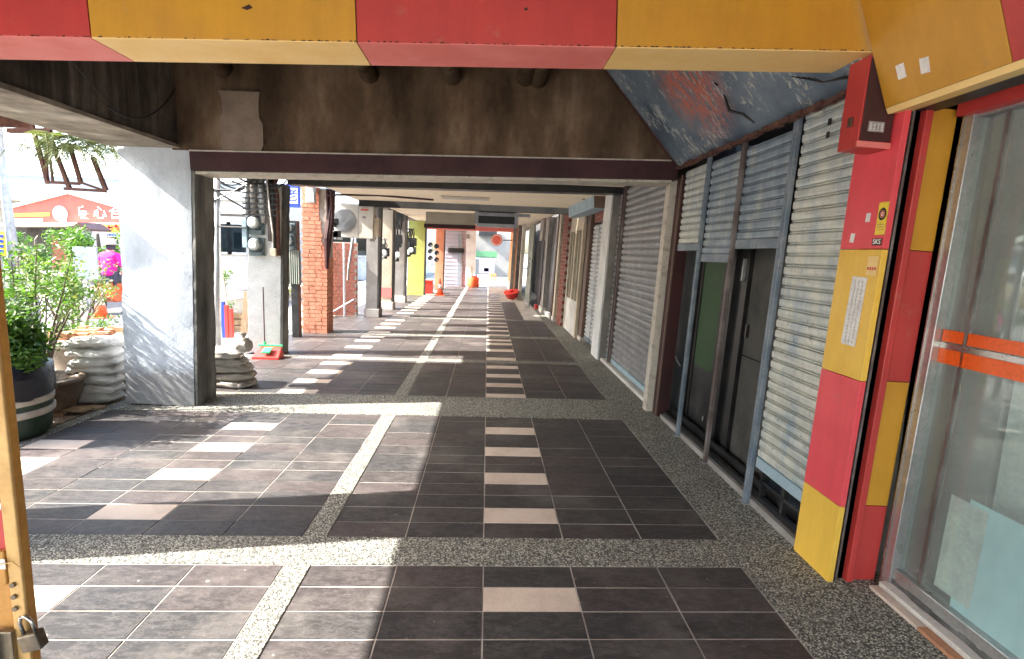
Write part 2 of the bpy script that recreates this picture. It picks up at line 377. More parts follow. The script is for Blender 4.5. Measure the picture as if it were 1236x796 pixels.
def rough_box(name, mat, x0, x1, y0, y1, z0, z1, parent=None, amp=.012, step=.08, sc=3.):
    """a box of hand-laid render: subdivided and pushed unevenly"""
    me = MB().box(x0, x1, y0, y1, z0, z1).mesh(name, mat)
    bm = bmesh.new(); bm.from_mesh(me)
    for ax, L in ((0, x1-x0), (1, y1-y0), (2, z1-z0)):
        n = int(L/step)
        for i in range(1, n):
            co = Vector((x0, y0, z0)); co[ax] += L*i/n; no = Vector((0, 0, 0)); no[ax] = 1
            bmesh.ops.bisect_plane(bm, geom=bm.verts[:]+bm.edges[:]+bm.faces[:], plane_co=co, plane_no=no)
    bm.normal_update()
    for v in bm.verts:
        edge = sum(1 for k, (a, b) in enumerate(((x0, x1), (y0, y1), (z0, z1))) if abs(v.co[k]-a) < 1e-4 or abs(v.co[k]-b) < 1e-4)
        q = v.co*sc+Vector((x0*7, y0*3, 0))
        d = mnoise.noise(q)*amp+mnoise.noise(q*4)*amp*.4
        if edge > 1: d -= amp*.6*(1+mnoise.noise(q*5))
        v.co += v.normal*d
    bm.to_mesh(me); bm.free()
    for p in me.polygons: p.use_smooth = True
    o = bpy.data.objects.new(name, me); COL.objects.link(o)
    if parent: o.parent = parent
    w = o.modifiers.new('en', 'EDGE_SPLIT'); w.split_angle = R(40)
    return o
def text(s, size, mat, parent, loc, rot, name='lettering', ext=.001, sx=1.):
    cu = bpy.data.curves.new(name, 'FONT'); cu.body = s; cu.size = size; cu.extrude = ext; cu.align_x = 'CENTER'; cu.align_y = 'CENTER'
    cu.offset = size*.012
    t = bpy.data.objects.new(name, cu); COL.objects.link(t)
    bpy.context.view_layer.update()
    me = bpy.data.meshes.new_from_object(t.evaluated_get(bpy.context.evaluated_depsgraph_get()))
    bpy.data.objects.remove(t); me.materials.clear(); me.materials.append(M[mat])
    o = bpy.data.objects.new(name, me); COL.objects.link(o); o.parent = parent; o.location = loc; o.rotation_euler = rot; o.scale = (sx, 1, 1)
    return o
def leaves(name, mat, parent, clumps, n, size, seed=1, flat=.5, squash=.8):
    """many small leaf faces spread through clumps (centre, radius)"""
    rnd = random.Random(seed); mb = MB()
    for k in range(n):
        c, r = rnd.choice(clumps)
        d = Vector((rnd.gauss(0, 1), rnd.gauss(0, 1), rnd.gauss(0, 1)))
        d = d.normalized()*r*rnd.random()**.45; d.z *= squash
        p = Vector(c)+d
        nrm = (Vector((rnd.gauss(0, 1), rnd.gauss(0, 1), abs(rnd.gauss(0, 1))+flat))).normalized()
        u = nrm.orthogonal().normalized(); a = rnd.random()*6.28
        u = (Matrix.Rotation(a, 3, nrm) @ u); w = nrm.cross(u); L = size*rnd.uniform(.6, 1.3); B = L*rnd.uniform(.35, .55)
        mb.add([p-u*L*.5, p+w*B*.5-nrm*L*.05, p+u*L*.5-nrm*L*.15, p-w*B*.5-nrm*L*.05], [(0, 1, 2, 3)])
    me = bpy.data.meshes.new(name); me.from_pydata(mb.v, [], mb.f); me.materials.append(M[mat])
    o = bpy.data.objects.new(name, me); COL.objects.link(o); o.parent = parent
    return stuff(o)

# ================================================================== SETTING: floor
ground = struct(MB().add([(-700, -300, -.16), (700, -300, -.16), (700, 1200, -.16), (-700, 1200, -.16)], [(0, 1, 2, 3)]).build('ground', 'pave'))
road = struct(MB().add([(-19, -80, -.150), (-6.2, -80, -.150), (-6.2, 200, -.150), (-19, 200, -.150)], [(0, 1, 2, 3)]).build('road', 'asphalt'))
struct(box('kerb', 'offwhite', -6.2, -6.0, -40, 90, -.156, -.02, bevel=.01))
struct(box('roadside_pavement', 'pave', -6.0, -3.66, -40, 90, -.156, -.012))
soil = struct(MB().box(-4.6, -3.67, 4.35, 5.6, -.02, .004).build('soil_strip', 'dirt'))
floor = struct(box('arcade_floor', 'grout', -3.65, 2.6, -4, 45, -.15, 0))
Wd = .0034
def tile_mesh(w, d, mat, name):
    mb = MB(); g = Wd
    mb.add([(g, g, 0), (w-g, g, 0), (w-g, d-g, 0), (g, d-g, 0), (g+.001, g+.001, .0028), (w-g-.001, g+.001, .0028), (w-g-.001, d-g-.001, .0028), (g+.001, d-g-.001, .0028)],
           [(4, 5, 6, 7), (0, 1, 5, 4), (1, 2, 6, 5), (2, 3, 7, 6), (3, 0, 4, 7)])
    return mb.mesh(name, mat)
XL = [-3.52, -3.10, -2.70, -2.27, -1.85, -1.42, -.985]; XR = [-.85, -.42, .02, .47, .925, 1.38]
colsx = list(zip(XL[:-1], XL[1:]))+list(zip(XR[:-1], XR[1:]))
# rows of every bay: (edges, index set of the rows with a pale tile)
rowsA = [2.80, 2.97, 3.16, 3.34, 3.51, 3.70, 3.86, 4.03, 4.22, 4.38, 4.54, 4.73, 4.89, 5.03]
rowsB = [2.53-.1745*i for i in range(0, 24)][::-1]
rowsC = [5.74, 5.91, 6.06, 6.22, 6.41, 6.56, 6.71, 6.91, 7.07, 7.23, 7.43, 7.60]
rowsD = [7.80, 8.02, 8.27, 8.51, 8.73, 8.94, 9.14, 9.35, 9.55, 9.74, 9.92]
rowsE = [10.16+.2*i for i in range(0, 13)]
whiteB = [j for j in range(len(rowsB)-1) if (len(rowsB)-2-j) % 3 == 1]
bays = [(rowsA, {1, 4, 7, 10}), (rowsB, set(whiteB)), (rowsC, {0, 3, 6, 9}), (rowsD, {0, 3, 6, 8}), (rowsE, {0, 3, 6, 9})]
cache = {}; count = 0; far_dark, far_pale = MB(), MB()
WHITE_COLS = {(-2.27, -1.85), (.02, .47)}
EDGE_PALE = {3.51, 3.70, 4.03, 2.00, 1.48}
alltiles = []
for rows, wh in bays:
    for j in range(len(rows)-1):
        for (a, b) in colsx:
            alltiles.append((a, b, rows[j], rows[j+1], (j in wh and (a, b) in WHITE_COLS) or (a == -3.52 and round(rows[j], 2) in EDGE_PALE)))
for k in range(0, 60):                     # farther bays, rows too small to pick apart
    y = 12.76+k*.22
    for (a, b) in colsx:
        if b < 1.2-.12*max(0, y-15) : alltiles.append((a, b, y, y+.22, (k % 3 == 0 and (a, b) in WHITE_COLS)))
for (a, b, y0, y1, w) in sorted(alltiles, key=lambda q: abs(q[2]-1.9) if q[2] > 1.3 else 90):
    if count < 298 and y0 > 1.2:
        key = (round(b-a, 3), round(y1-y0, 3), w)
        if key not in cache: cache[key] = tile_mesh(b-a, y1-y0, 'beige_tile' if w else 'slate', 'tile')
        o = inst('tile', cache[key], floor, (a, y0, random.uniform(-.0009, .0009)), (random.uniform(-.005, .005), random.uniform(-.002, .002), random.uniform(-.002, .002))); count += 1
    else:
        g = .004
        (far_pale if w else far_dark).box(a+g, b-g, y0+g, y1-g, 0, .005)
stuff(far_dark.build('distant_tiles', 'slate', floor)); stuff(far_pale.build('distant_pale_tiles', 'beige_tile', floor))
# washed-pebble bands and margins, butted end to end, lying 4 mm over the grout
def band(x0, x1, y0, y1, n='pebble_band'): return MB().box(x0, x1, y0, y1, 0.0, .006).build(n, 'terrazzo', floor)
for (y0, y1) in ((2.534, 2.796), (5.034, 5.736), (7.604, 7.796), (9.924, 10.156), (12.564, 12.756)):
    band(-3.52, 1.38, y0, y1)
band(1.384, 2.1, -1.6, 45, 'pebble_margin'); band(-3.64, -3.524, -1.6, 45, 'pebble_margin')
for (y0, y1) in ((-1.6, 2.53), (2.80, 5.03), (5.74, 7.60), (7.80, 9.92), (10.16, 12.56)):
    band(-.981, -.854, y0, y1, 'pebble_strip')

# ================================================================== big structure: beams, ceilings, columns
EDGE = thing('edge_beam', 'dirty concrete beam along the street side above the whitewashed column', 'beam')
rough_box('beam_body', 'sooty_streak', -3.46, -2.84, -4, 5.16, 2.475, 3.3, EDGE, amp=.012, step=.16)
rough_box('beam_soffit', 'soffit_conc', -3.48, -2.825, -4, 5.165, 2.44, 2.474, EDGE, amp=.004, step=.12)
b2 = box('beam_body', 'sooty_streak', -3.46, -2.84, 5.55, 7.8, 2.52, 3.3, EDGE)
box('beam_body', 'sooty_streak', -3.46, -2.84, 7.81, 26, 2.84, 3.3, EDGE)
# thin cables pinned on the beam face
cb = MB()
def sag(p, q, s, n=10):
    p, q = Vector(p), Vector(q); return [p.lerp(q, i/n)+Vector((0, 0, -s*4*(i/n)*(1-i/n))) for i in range(n+1)]
cb.tube(sag((-2.81, 3.3, 3.2), (-2.81, 4.3, 2.55), .05), .006, 5)
cb.tube(sag((-2.81, 4.2, 2.56), (-2.81, 5.1, 2.95), .16), .006, 5)
cb.build('cable', 'black', EDGE)

# near crossbeam of red and yellow cladding
PB = thing('painted_crossbeam', 'crossbeam clad in alternating red and yellow panels right overhead', 'beam', (0, 2.47, 2.495), (0, -.034, 0))
box('beam_core', 'seam', -3.3, 1.78, .012, .268, .012, .8, PB)
edges = [-2.83, -1.70, -.59, .54, 1.70]
for i in range(4):
    a, b = edges[i]+.0025, edges[i+1]-.0025
    if i == 3: b = 1.74
    c = 'red' if i % 2 == 0 else 'yellow'
    MB().box(a, b, 0, .011, .006, .8).build('front_panel', c, PB, bevel=.002)
    q = .0
    MB().add([(a, .001, 0), (b, .001, 0), (b, .28, 0), (a, .28, 0), (a, .001, .0055), (b, .001, .0055), (b, .28, .011), (a, .28, .011)],
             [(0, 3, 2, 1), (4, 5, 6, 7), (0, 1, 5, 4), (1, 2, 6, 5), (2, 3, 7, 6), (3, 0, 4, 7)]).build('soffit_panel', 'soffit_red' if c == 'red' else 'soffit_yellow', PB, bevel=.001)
nh = MB()
nh.add([(-1.07, -.002, .13), (-1.035, -.002, .145), (-1.02, -.002, .132), (-1.045, -.002, .122)], [(0, 1, 2, 3)]); nh.add([(.13, -.002, .150), (.142, -.002, .158), (.15, -.002, .148), (.14, -.002, .142)], [(0, 1, 2, 3)])
stuff(nh.build('paint_chips', 'seam', PB))
ch = MB(); rnd = random.Random(77)
for k in range(190):
    x = rnd.uniform(-2.8, 1.7); w = rnd.uniform(.004, .022); h = rnd.uniform(.002, .007)
    ch.add([(x, -.0008, .004), (x+w, -.0008, .004), (x+w*.8, -.0008, .004+h), (x+w*.2, -.0008, .004+h*.8)], [(0, 1, 2, 3)])
stuff(ch.build('chipped_edge', 'seam', PB))

# stained concrete crossbeam with maroon steel below
CB = thing('stained_crossbeam', 'soot-stained concrete crossbeam over a maroon steel lintel', 'beam', (0, 5.17, 0))
MBx = Matrix.Rotation(-.022, 4, 'Y')
def tilted(name, mat, x0, x1, y0, y1, z0, z1, par, rough=0):
    o = (rough_box(name, mat, x0, x1, y0, y1, z0, z1, par, amp=rough, step=.14) if rough else box(name, mat, x0, x1, y0, y1, z0, z1, par))
    o.rotation_euler = (0, -.022, 0); return o
tilted('concrete_face', 'sooty', -2.86, 1.9, 0, .34, 2.49, 3.35, CB, .008)
rnd = random.Random(4); pp = [(-2.40+rnd.uniform(-.015, .03), 2.5+.057*k) for k in range(10)]+[(-2.03+rnd.uniform(-.03, .012), 3.01-.057*k) for k in range(10)]
pt = MB().prism(pp, -.022, .0, 'y').build('plaster_patch', 'plaster_patch', CB); pt.rotation_euler = (0, -.022, 0)
tilted('steel_lintel', 'maroon', -2.70, 1.84, -.012, .3, 2.312, 2.482, CB)
tilted('cream_ledge', 'cream_edge', -2.70, 1.84, -.018, -.002, 2.482, 2.494, CB)
tilted('cream_underside', 'cream_edge', -2.70, 1.80, .02, .3, 2.285, 2.310, CB)
pipes = [(-2.42, 3.13), (-1.12, 3.14), (-.37, 3.16), (.42, 3.17), (.30, 3.18)]
for i, (x, z) in enumerate(pipes):
    o = MB().tube([(x, 2.9, z+.03), (x, 4.2, z+.03), (x, 5.16, z+.03)], [.07, .07, .085], 14).build('ceiling_pipe', 'sooty')
    for p in o.data.polygons: p.use_smooth = len(p.vertices) == 4
    tag(o, ['short dark pipe stub ending above the pale plaster patch', 'dark pipe meeting the stained beam right of the plaster patch', 'dark pipe meeting the middle of the stained beam',
            'dark pipe on the stained beam, right one of a touching pair', 'dark pipe on the stained beam, left one of a touching pair'][i], 'pipe', 'pipes running under the dark ceiling')
struct(box('ceiling', 'sooty', -3.3, 2.6, -4, 5.5, 3.36, 3.5))
struct(box('upper_storey', 'offwhite', -3.5, 2.6, -4, 9.9, 3.52, 6.5))
# bay C, D, E ceilings
struct(box('ceiling', 'beige_ceiling', -2.82, 1.95, 5.55, 7.80, 2.60, 2.66))
box_ = box('dark_crossbeam', 'black', -2.82, 2.1, 7.82, 8.05, 2.485, 2.72); box_.rotation_euler = (0, -.012, 0)
tag(box_, 'thin dark steel crossbeam in front of the beige ceiling', 'beam')
cl = struct(box('ceiling', 'beige_ceiling', -2.62, 2.0, 8.07, 10.9, 2.545, 2.62)); cl.rotation_euler = (0, 0, 0)
panel = thing('ceiling_light', 'long flat unlit light fitting on the beige ceiling', 'ceiling light', (-.42, 9.6, 2.544))
box('frame', 'cream_edge', -.42, .42, -.19, .19, -.025, 0, panel, .004); box('diffuser', 'offwhite', -.37, .37, -.14, .14, -.031, -.024, panel)
struct(box('ceiling', 'darkroom', -2.6, 1.9, 11.0, 13.2, 2.62, 2.72))
struct(box('ceiling', 'beige_ceiling', -2.5, 1.7, 13.4, 26, 2.62, 2.72))
tag(box('dark_crossbeam', 'darkroom', -2.6, 1.7, 10.95, 11.15, 2.43, 2.8), 'dark crossbeam right behind the beige ceiling', 'beam')
# stacked headers across the far end of bay E
hd = thing('beige_header_board', 'beige board hung across the far passage below the ceiling', 'board', (0, 12.6, 0))
a, b = at(514, 272, 12.6), at(574, 258, 12.6); box('board', 'beige', a.x, b.x, -.03, .03, a.z, b.z, hd)
a, b = at(512, 275, 12.6), at(574, 272.5, 12.6); box('lower_lip', 'maroon', a.x, b.x, -.04, .04, a.z, b.z-.001, hd)
hd = thing('rolled_gate_housing', 'dark gate housing with pale rails under the ceiling, right of the beige board', 'gate', (0, 12.5, 0))
a, b = at(577, 271, 12.5), at(623, 250, 12.5); box('dark_panel', 'black', a.x, b.x, -.03, .05, a.z, b.z, hd)
a, b = at(575, 274, 12.5), at(625, 271.5, 12.5); box('lower_rail', 'steel', a.x, b.x, -.05, .05, a.z, b.z-.001, hd)
a, b = at(575, 260.5, 12.5), at(640, 259, 12.5); box('upper_rail', 'steel', a.x, b.x, -.06, -.035, a.z, b.z, hd)
for px in (575, 623): a = at(px, 273, 12.5); box('bracket', 'steel', a.x-.04, a.x+.04, -.07, .06, 2.25, 2.6, hd)

# street columns --------------------------------------------------
def column(label, x0, x1, y0, y1, h, mat, side, name='street_column', group='columns along the street side'):
    t = thing(name, label, 'column', (x1, y0, 0), (0, LEAN, 0), group)
    rough_box('whitewashed_face', mat, x0-x1, -.03, 0, y1-y0, 0, h, t, amp=.012, step=.07)
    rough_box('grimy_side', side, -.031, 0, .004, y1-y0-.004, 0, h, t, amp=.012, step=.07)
    return t
c0 = column('whitewashed street column under the left end of the painted crossbeam', -3.48, -2.83, 2.45, 2.98, 2.46, 'whitewash', 'grimy')
c1 = column('big whitewashed column with leaf shadows and a grimy dark side', -3.49, -2.80, 5.17, 5.54, 2.46, 'whitewash', 'grimy')
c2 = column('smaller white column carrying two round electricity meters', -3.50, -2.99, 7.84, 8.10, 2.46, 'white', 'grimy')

# brick pillar: each brick a part
BP = thing('brick_pillar', 'bright red brick pillar with a ragged upper corner', 'pillar', (-2.95, 9.9, 0), (0, LEAN*.5, 0))
box('mortar_core', 'mortar', -.445, -.012, .012, .40, 0, 2.62, BP)
bh, bw = .0735, .2; nb = 0
mF = MB().box(0, .1, 0, .1, 0, .1).mesh('brick', 'brick')
for r in range(36):
    z = r*bh
    right = 0 if z < 1.35 else -(min(.15, (z-1.35)*.18+.02*random.random()))
    xs = [-.46+(.0 if r % 2 else -.1)+k*.12 for k in range(6)]
    for x in xs:
        a, b = max(x, -.46), min(x+.114, right)
        if b-a > .03:
            inst('brick', mF, BP, (a, random.uniform(-.004, .003), z+.005), (0, 0, random.uniform(-.01, .01)), ((b-a)*10, 1.0, (bh-.012)*10)); nb += 1
    ys = [.115, .27] if r % 2 else [.115, .19, .345]
    if z < 1.35:
        for k in range(len(ys)):
            a = ys[k]; b = (ys[k+1] if k+1 < len(ys) else .41)-.01
            inst('brick', mF, BP, (-.1+random.uniform(-.002, .003), a, z+.005), (0, 0, 0), (1.0, (b-a)*10, (bh-.012)*10))
wb = thing('meter_case', 'small white meter case fixed high on the brick pillar', 'box', (-3.09, 9.86, 2.36))
box('case', 'plastic_white', -.16, 0, -.1, 0, 0, .39, wb, .008); box('cover', 'sign_white', -.145, -.015, -.107, -.1, .03, .36, wb)
# cable bundle right of the brick pillar
cbn = MB(); 
for k in range(7):
    ox = random.uniform(-.09, .09)
    cbn.tube([(-2.86+ox, 9.86+random.uniform(-.08, .08), 2.62), (-2.86+ox*.9, 9.86, 2.2), (-2.92+ox*.9, 9.84+random.uniform(-.04, .04), 1.75), (-2.93+ox*.2, 9.86, 1.2)], random.uniform(.012, .03), 6)
cbn.tube([(-2.9, 9.8, 2.5), (-2.7, 9.8, 2.52), (-2.0, 9.8, 2.54), (-1.0, 9.8, 2.5)], .018, 6)
tag(cbn.build('cable_bundle', 'maroon'), 'bundle of dark cables running down beside the brick pillar', 'cables')

# ================================================================== right-hand shopfront (near bay)
def lean_thing(name, label, cat, x, y, group=None): return thing(name, label, cat, (x, y, 0), (0, LEAN, 0), group)
def slat_mesh(w, p, mat):
    """one roller slat: flat belly with a rolled, recessed joint; runs along +Y, faces -X"""
    prof = [(.006, 0), (-.010, p*.03), (-.014, p*.2), (-.0145, p*.45), (-.014, p*.66), (-.010, p*.74), (.006, p*.77), (.006, p*.80), (-.007, p*.83), (-.007, p*.92), (.006, p*.95), (.006, p*.995), (.012, p*.995), (.012, 0)]
    mb = MB(); mb.prism(prof, 0, w, 'y')
    return mb.mesh('slat', mat)
def slat2(w, p, mat):
    prof = [(.002, 0), (-.014, p*.12), (-.020, p*.35), (-.018, p*.62), (-.004, p*.82), (.004, p*.9), (.004, p*.995), (.012, p*.995), (.012, 0)]
    mb = MB(); mb.prism(prof, 0, w, 'y'); return mb.mesh('slat', mat)
def shutter(label, x, y0, y1, z0, z1, p, mat, group='roller shutters of the shop row', bot='rail_blue', deep=False, rnd=.0015):
    t = lean_thing('roller_shutter', label, 'shutter', x, y0, group)
    me = (slat2 if deep else slat_mesh)(y1-y0, p, mat)
    n = int((z1-z0-.07)/p)
    for k in range(n):
        inst('slat', me, t, (random.uniform(-rnd, rnd), 0, z0+.07+k*p), (random.uniform(-rnd, rnd), 0, 0))
    box('bottom_bar', bot, -.02, .015, 0, y1-y0, z0, z0+.068, t, .004)
    return t
XW = 1.79
s1 = shutter('half-raised pale shutter next to the maroon post', XW, 4.60, 5.12, 1.68, 2.46, .062, 'sh_cream')
s2 = shutter('half-raised bluish shutter between the two brown and blue rails, hanging lowest of the three', XW, 3.97, 4.52, 1.585, 2.47, .064, 'sh_blue')
s3 = shutter('half-raised blue and cream shutter left of the tall closed one', XW, 3.32, 3.91, 1.69, 2.47, .066, 'sh_blue')
s4 = shutter('tall cream shutter nearly closed beside the red and yellow pillar', XW, 2.60, 3.22, .28, 2.60, .0655, 'sh_cream', bot='lightblue_box')
hole = MB()
for zz in (2.36, 2.29):
    for yy in (2.74, 2.84, 2.96): hole.box(-.0185, -.012, yy-2.6, yy-2.6+.022, zz, zz+.035)
hole.build('vent_slot', 'black', s4)
for i, (y, m_, z1, lab) in enumerate([(4.56, 'rail_blue', 2.47, 'slim blue-grey shutter rail between the first two raised shutters'),
                                (3.94, 'rail_brown', 2.48, 'brown shutter rail between the second and third raised shutters'),
                                (3.27, 'rail_blue', 2.50, 'wide light-blue shutter rail left of the tall cream shutter')]):
    t = lean_thing('shutter_rail', lab, 'rail', XW-.02, y, 'shutter guide rails')
    wd = (.035, .028, .05)[i]
    box('channel', m_, -.02, .012, -wd*.5, wd*.5, 0.01, z1, t, .004)
    box('lip', m_, -.024, -.0201, -wd*.2, wd*.2, .02, z1-.01, t); box('foot_plate', 'steel', -.035, .03, -wd*.8, wd*.8, .0, .012, t)
# bottom sill rails of the shop
t = lean_thing('sill_rail', 'low dark metal sill with double rails under the open shutters', 'rail', XW, 2.6)
box('sill', 'grey_col', -.01, .2, -.05, 2.5, 0, .05, t); box('front_rail', 'black', .02, .05, 0, 2.5, .05, .085, t); box('rear_rail', 'black', .10, .13, 0, 2.5, .05, .12, t); box('upper_rail', 'black', .03, .055, 0, .62, .17, .19, t)
for y in (.1, .35, .6): box('upright', 'black', .03, .06, y, y+.03, .05, .25, t)
# room behind
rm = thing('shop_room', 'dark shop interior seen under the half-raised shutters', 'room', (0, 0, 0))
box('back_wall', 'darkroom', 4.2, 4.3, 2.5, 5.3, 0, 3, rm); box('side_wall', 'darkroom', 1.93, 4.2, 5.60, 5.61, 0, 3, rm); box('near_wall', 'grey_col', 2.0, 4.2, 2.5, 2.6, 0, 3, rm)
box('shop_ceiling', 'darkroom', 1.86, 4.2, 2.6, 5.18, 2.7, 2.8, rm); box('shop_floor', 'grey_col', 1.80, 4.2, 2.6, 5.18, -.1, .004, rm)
# doors and panels inside the openings
t = lean_thing('shop_door', 'dark framed door with bluish glass behind the first raised shutter', 'door', 1.95, 4.99, 'doors behind the shutters')
for a, b in ((.0, .05), (.50, .55)): box('stile', 'black', 0, .04, a, b, .05, 2.4, t)
box('glass_pane', 'blind_pane', .015, .022, .05, .50, .55, 2.4, t); box('kick_panel', 'blind_pane', .01, .03, .05, .50, .05, .549, t); MB().tube([(-.03, .1, .55), (-.05, .2, .62), (-.03, .3, .62)], .01, 6).build('handle', 'steel', t)
t = lean_thing('shop_door', 'door with a green upper board behind the second raised shutter', 'door', 1.95, 4.40, 'doors behind the shutters')
for a, b in ((0, .035), (.46, .50)): box('stile', 'black', 0, .045, a, b, .05, 2.4, t)
box('green_panel', 'green_board', .01, .03, .035, .46, .62, 2.4, t); box('kick_panel', 'black', .012, .035, .035, .46, .05, .619, t)
MB().box(-.006, .0, .08, .10, .18, .22).build('latch', 'steel', t)
t = lean_thing('shop_door', 'grey steel door with black frame, left of the blue rail', 'door', 1.96, 3.44, 'doors behind the shutters')
box('door_leaf', 'offdoor', .02, .05, .0, .56, .88, 2.4, t); box('lower_leaf', 'offdoor', .02, .05, .0, .56, .05, .87, t)
box('stile', 'black', -.01, .06, .57, .66, .05, 2.4, t); box('stile', 'black', -.01, .06, .80, .86, .05, 2.4, t); box('dark_panel', 'black', .03, .05, .66, .80, .05, 2.4, t); box('handle', 'steel', -.035, -.012, .61, .63, 1.45, 1.62, t); box('lock', 'black', .0, .02, .5, .53, 1.02, 1.12, t)
t = lean_thing('light_gap_board', 'narrow cream strip standing for the bright slit in the second opening', 'board', 2.0, 4.935)  # bright slit of light drawn as a cream board
box('board', 'beige', 0, .02, 0, .05, .55, 1.6, t)

# peeling blue board slanting over the shutters
BB = thing('sloping_fascia_board', 'slanted blue board with peeling white and red paint over the shutters', 'fascia', (0, 0, 0))
mb = MB(); x1, z1, x2, z2 = 1.03, 3.34, 1.80, 2.475
nx, nz_ = 12, 34
for j in range(nz_+1):
    y = 2.55+2.58*j/nz_
    for i in range(nx+1):
        f = i/nx; w = .012*mnoise.noise(Vector((f*3, y*1.4, 0)))
        mb.v.append((x1+(x2-x1)*f-w, y, z1+(z2-z1)*f-w))
for j in range(nz_):
    for i in range(nx):
        a = j*(nx+1)+i; mb.f.append((a, a+1, a+nx+2, a+nx+1))
o = mb.build('board', 'blueboard', BB, smooth=True); sm = o.modifiers.new('so', 'SOLIDIFY'); sm.thickness = .02
rb = MB()
for k in range(40):                       # ragged rusty lower edge
    y = 2.6+k*.0635; rb.box(1.775+random.uniform(-.012, .006), 1.815, y, y+.06, 2.445+random.uniform(-.008, .008), 2.472)
rb.build('rusty_edge', 'rust', BB)
MB().tube([(1.02, 5.13, 3.33), (1.80, 5.13, 2.46)], .022, 6).build('end_trim', 'maroon', BB)
MB().tube([(1.55, 3.72, 2.755), (1.60, 3.68, 2.60), (1.66, 3.6, 2.56), (1.72, 3.56, 2.50)], [.004, .012, .01, .006], 6).build('hanging_flake', 'black', BB)
MB().tube([(1.50, 3.68, 2.76), (1.49, 3.78, 2.83), (1.52, 3.84, 2.80)], .006, 6).build('bent_hook', 'black', BB)
# dark void board behind the beam end
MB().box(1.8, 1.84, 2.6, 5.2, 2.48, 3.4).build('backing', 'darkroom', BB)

# maroon post + white posts of next shop
t = lean_thing('door_post', 'maroon post at the corner below the stained crossbeam', 'post', 1.765, 5.16); box('shaft', 'maroon', 0, .12, 0, .15, 0, 2.40, t, .006); box('edge_bead', 'brown', -.012, .0, 0, .03, 0, 2.4, t)
t = lean_thing('door_post', 'peeling white post just beyond the maroon one', 'post', 1.70, 5.33); box('shaft', 'cream_edge', 0, .14, 0, .12, 0, 2.38, t, .006)
shutter('wide grey closed shutter beyond the peeling white post', 1.86, 5.62, 7.56, .06, 2.62, .084, 'sh_grey', deep=True, bot='lightblue_box')
t = lean_thing('threshold', 'pale concrete threshold under the wide grey shutter', 'threshold', 1.78, 5.5); box('step', 'offwhite', 0, .3, 0, 2.5, 0, .05, t, .01)
t = lean_thing('shutter_rail', 'dark bluish post between the wide and the narrow grey shutters', 'rail', 1.82, 7.60, 'shutter guide rails'); box('channel', 'rail_brown', 0, .1, 0, .11, 0, 2.6, t, .005); box('lip', 'maroon', -.008, 0, .03, .08, .02, 2.58, t)
shutter('narrow grey closed shutter squeezed beside the concrete pillar', 1.88, 7.73, 8.02, .06, 2.6, .084, 'sh_grey', deep=True)
t = lean_thing('concrete_pillar', 'grey concrete pillar with a white painted arcade face', 'pillar', 1.74, 8.05); rough_box('shaft', 'grey_col', .03, .4, 0, .52, 0, 2.55, t, .006, .12); rough_box('white_face', 'white', -.0, .029, .0, .5, 0, 2.55, t, .004, .12)
shutter('white closed shutter, right half of a pair beyond the concrete pillar', 1.85, 8.72, 9.18, .06, 2.2, .075, 'sh_white', deep=True)
shutter('white closed shutter, left half of a pair beyond the concrete pillar', 1.85, 9.26, 9.72, .06, 2.2, .075, 'sh_white', deep=True)
t = lean_thing('brick_lintel', 'strip of dull brickwork above the pair of white shutters', 'wall', 1.84, 8.66)
box('mortar', 'mortar', .01, .2, 0, 1.1, 2.21, 2.55, t)
for r in range(4):
    for k in range(5): inst('brick', mB if False else MB().box(0, .1, 0, .1, 0, .1).mesh('brick', 'brick_dark') if (r == 0 and k == 0) else bpy.data.meshes['brick.001'], t, (0, k*.22+(r % 2)*.1-.02, 2.215+r*.083), (0, 0, 0), (1, 2.1, .72))
t = lean_thing('brown_pillar', 'thin brown pillar left of the white shutters', 'pillar', 1.78, 9.78); box('shaft', 'brown', 0, .2, 0, .3, 0, 2.5, t, .01); box('plinth', 'offwhite', -.01, .2, -.004, .304, 0, .08, t)
# hanging pale blue box sign
t = thing('box_sign', 'pale blue box hung under the ceiling, brown on the near side', 'sign', (0, 8.55, 0))
mb = MB(); q = [(1.30, 2.18), (1.34, 2.40), (1.62, 2.80), (1.95, 2.80), (1.95, 2.36), (1.66, 2.36)]
mb.prism([(1.66, 2.36), (1.64, 2.72), (1.92, 2.72), (1.92, 2.36)], -.03, -.002, 'y'); mb.build('brown_end', 'brown', t)
mb = MB()
A = [(1.64, 0, 2.72), (1.66, 0, 2.36), (1.92, 0, 2.36), (1.92, 0, 2.72)]; B = [(1.56, 2.1, 2.62), (1.58, 2.1, 2.34), (1.86, 2.1, 2.34), (1.86, 2.1, 2.62)]
mb.add(A+B, [(0, 1, 2, 3), (7, 6, 5, 4), (0, 4, 5, 1), (1, 5, 6, 2), (2, 6, 7, 3), (3, 7, 4, 0)]); mb.build('blue_case', 'lightblue_box', t, bevel=.006)
MB().tube([(1.60, .5, 2.55), (1.55, .5, 2.55)], .02, 8).build('knob', 'brass', t)

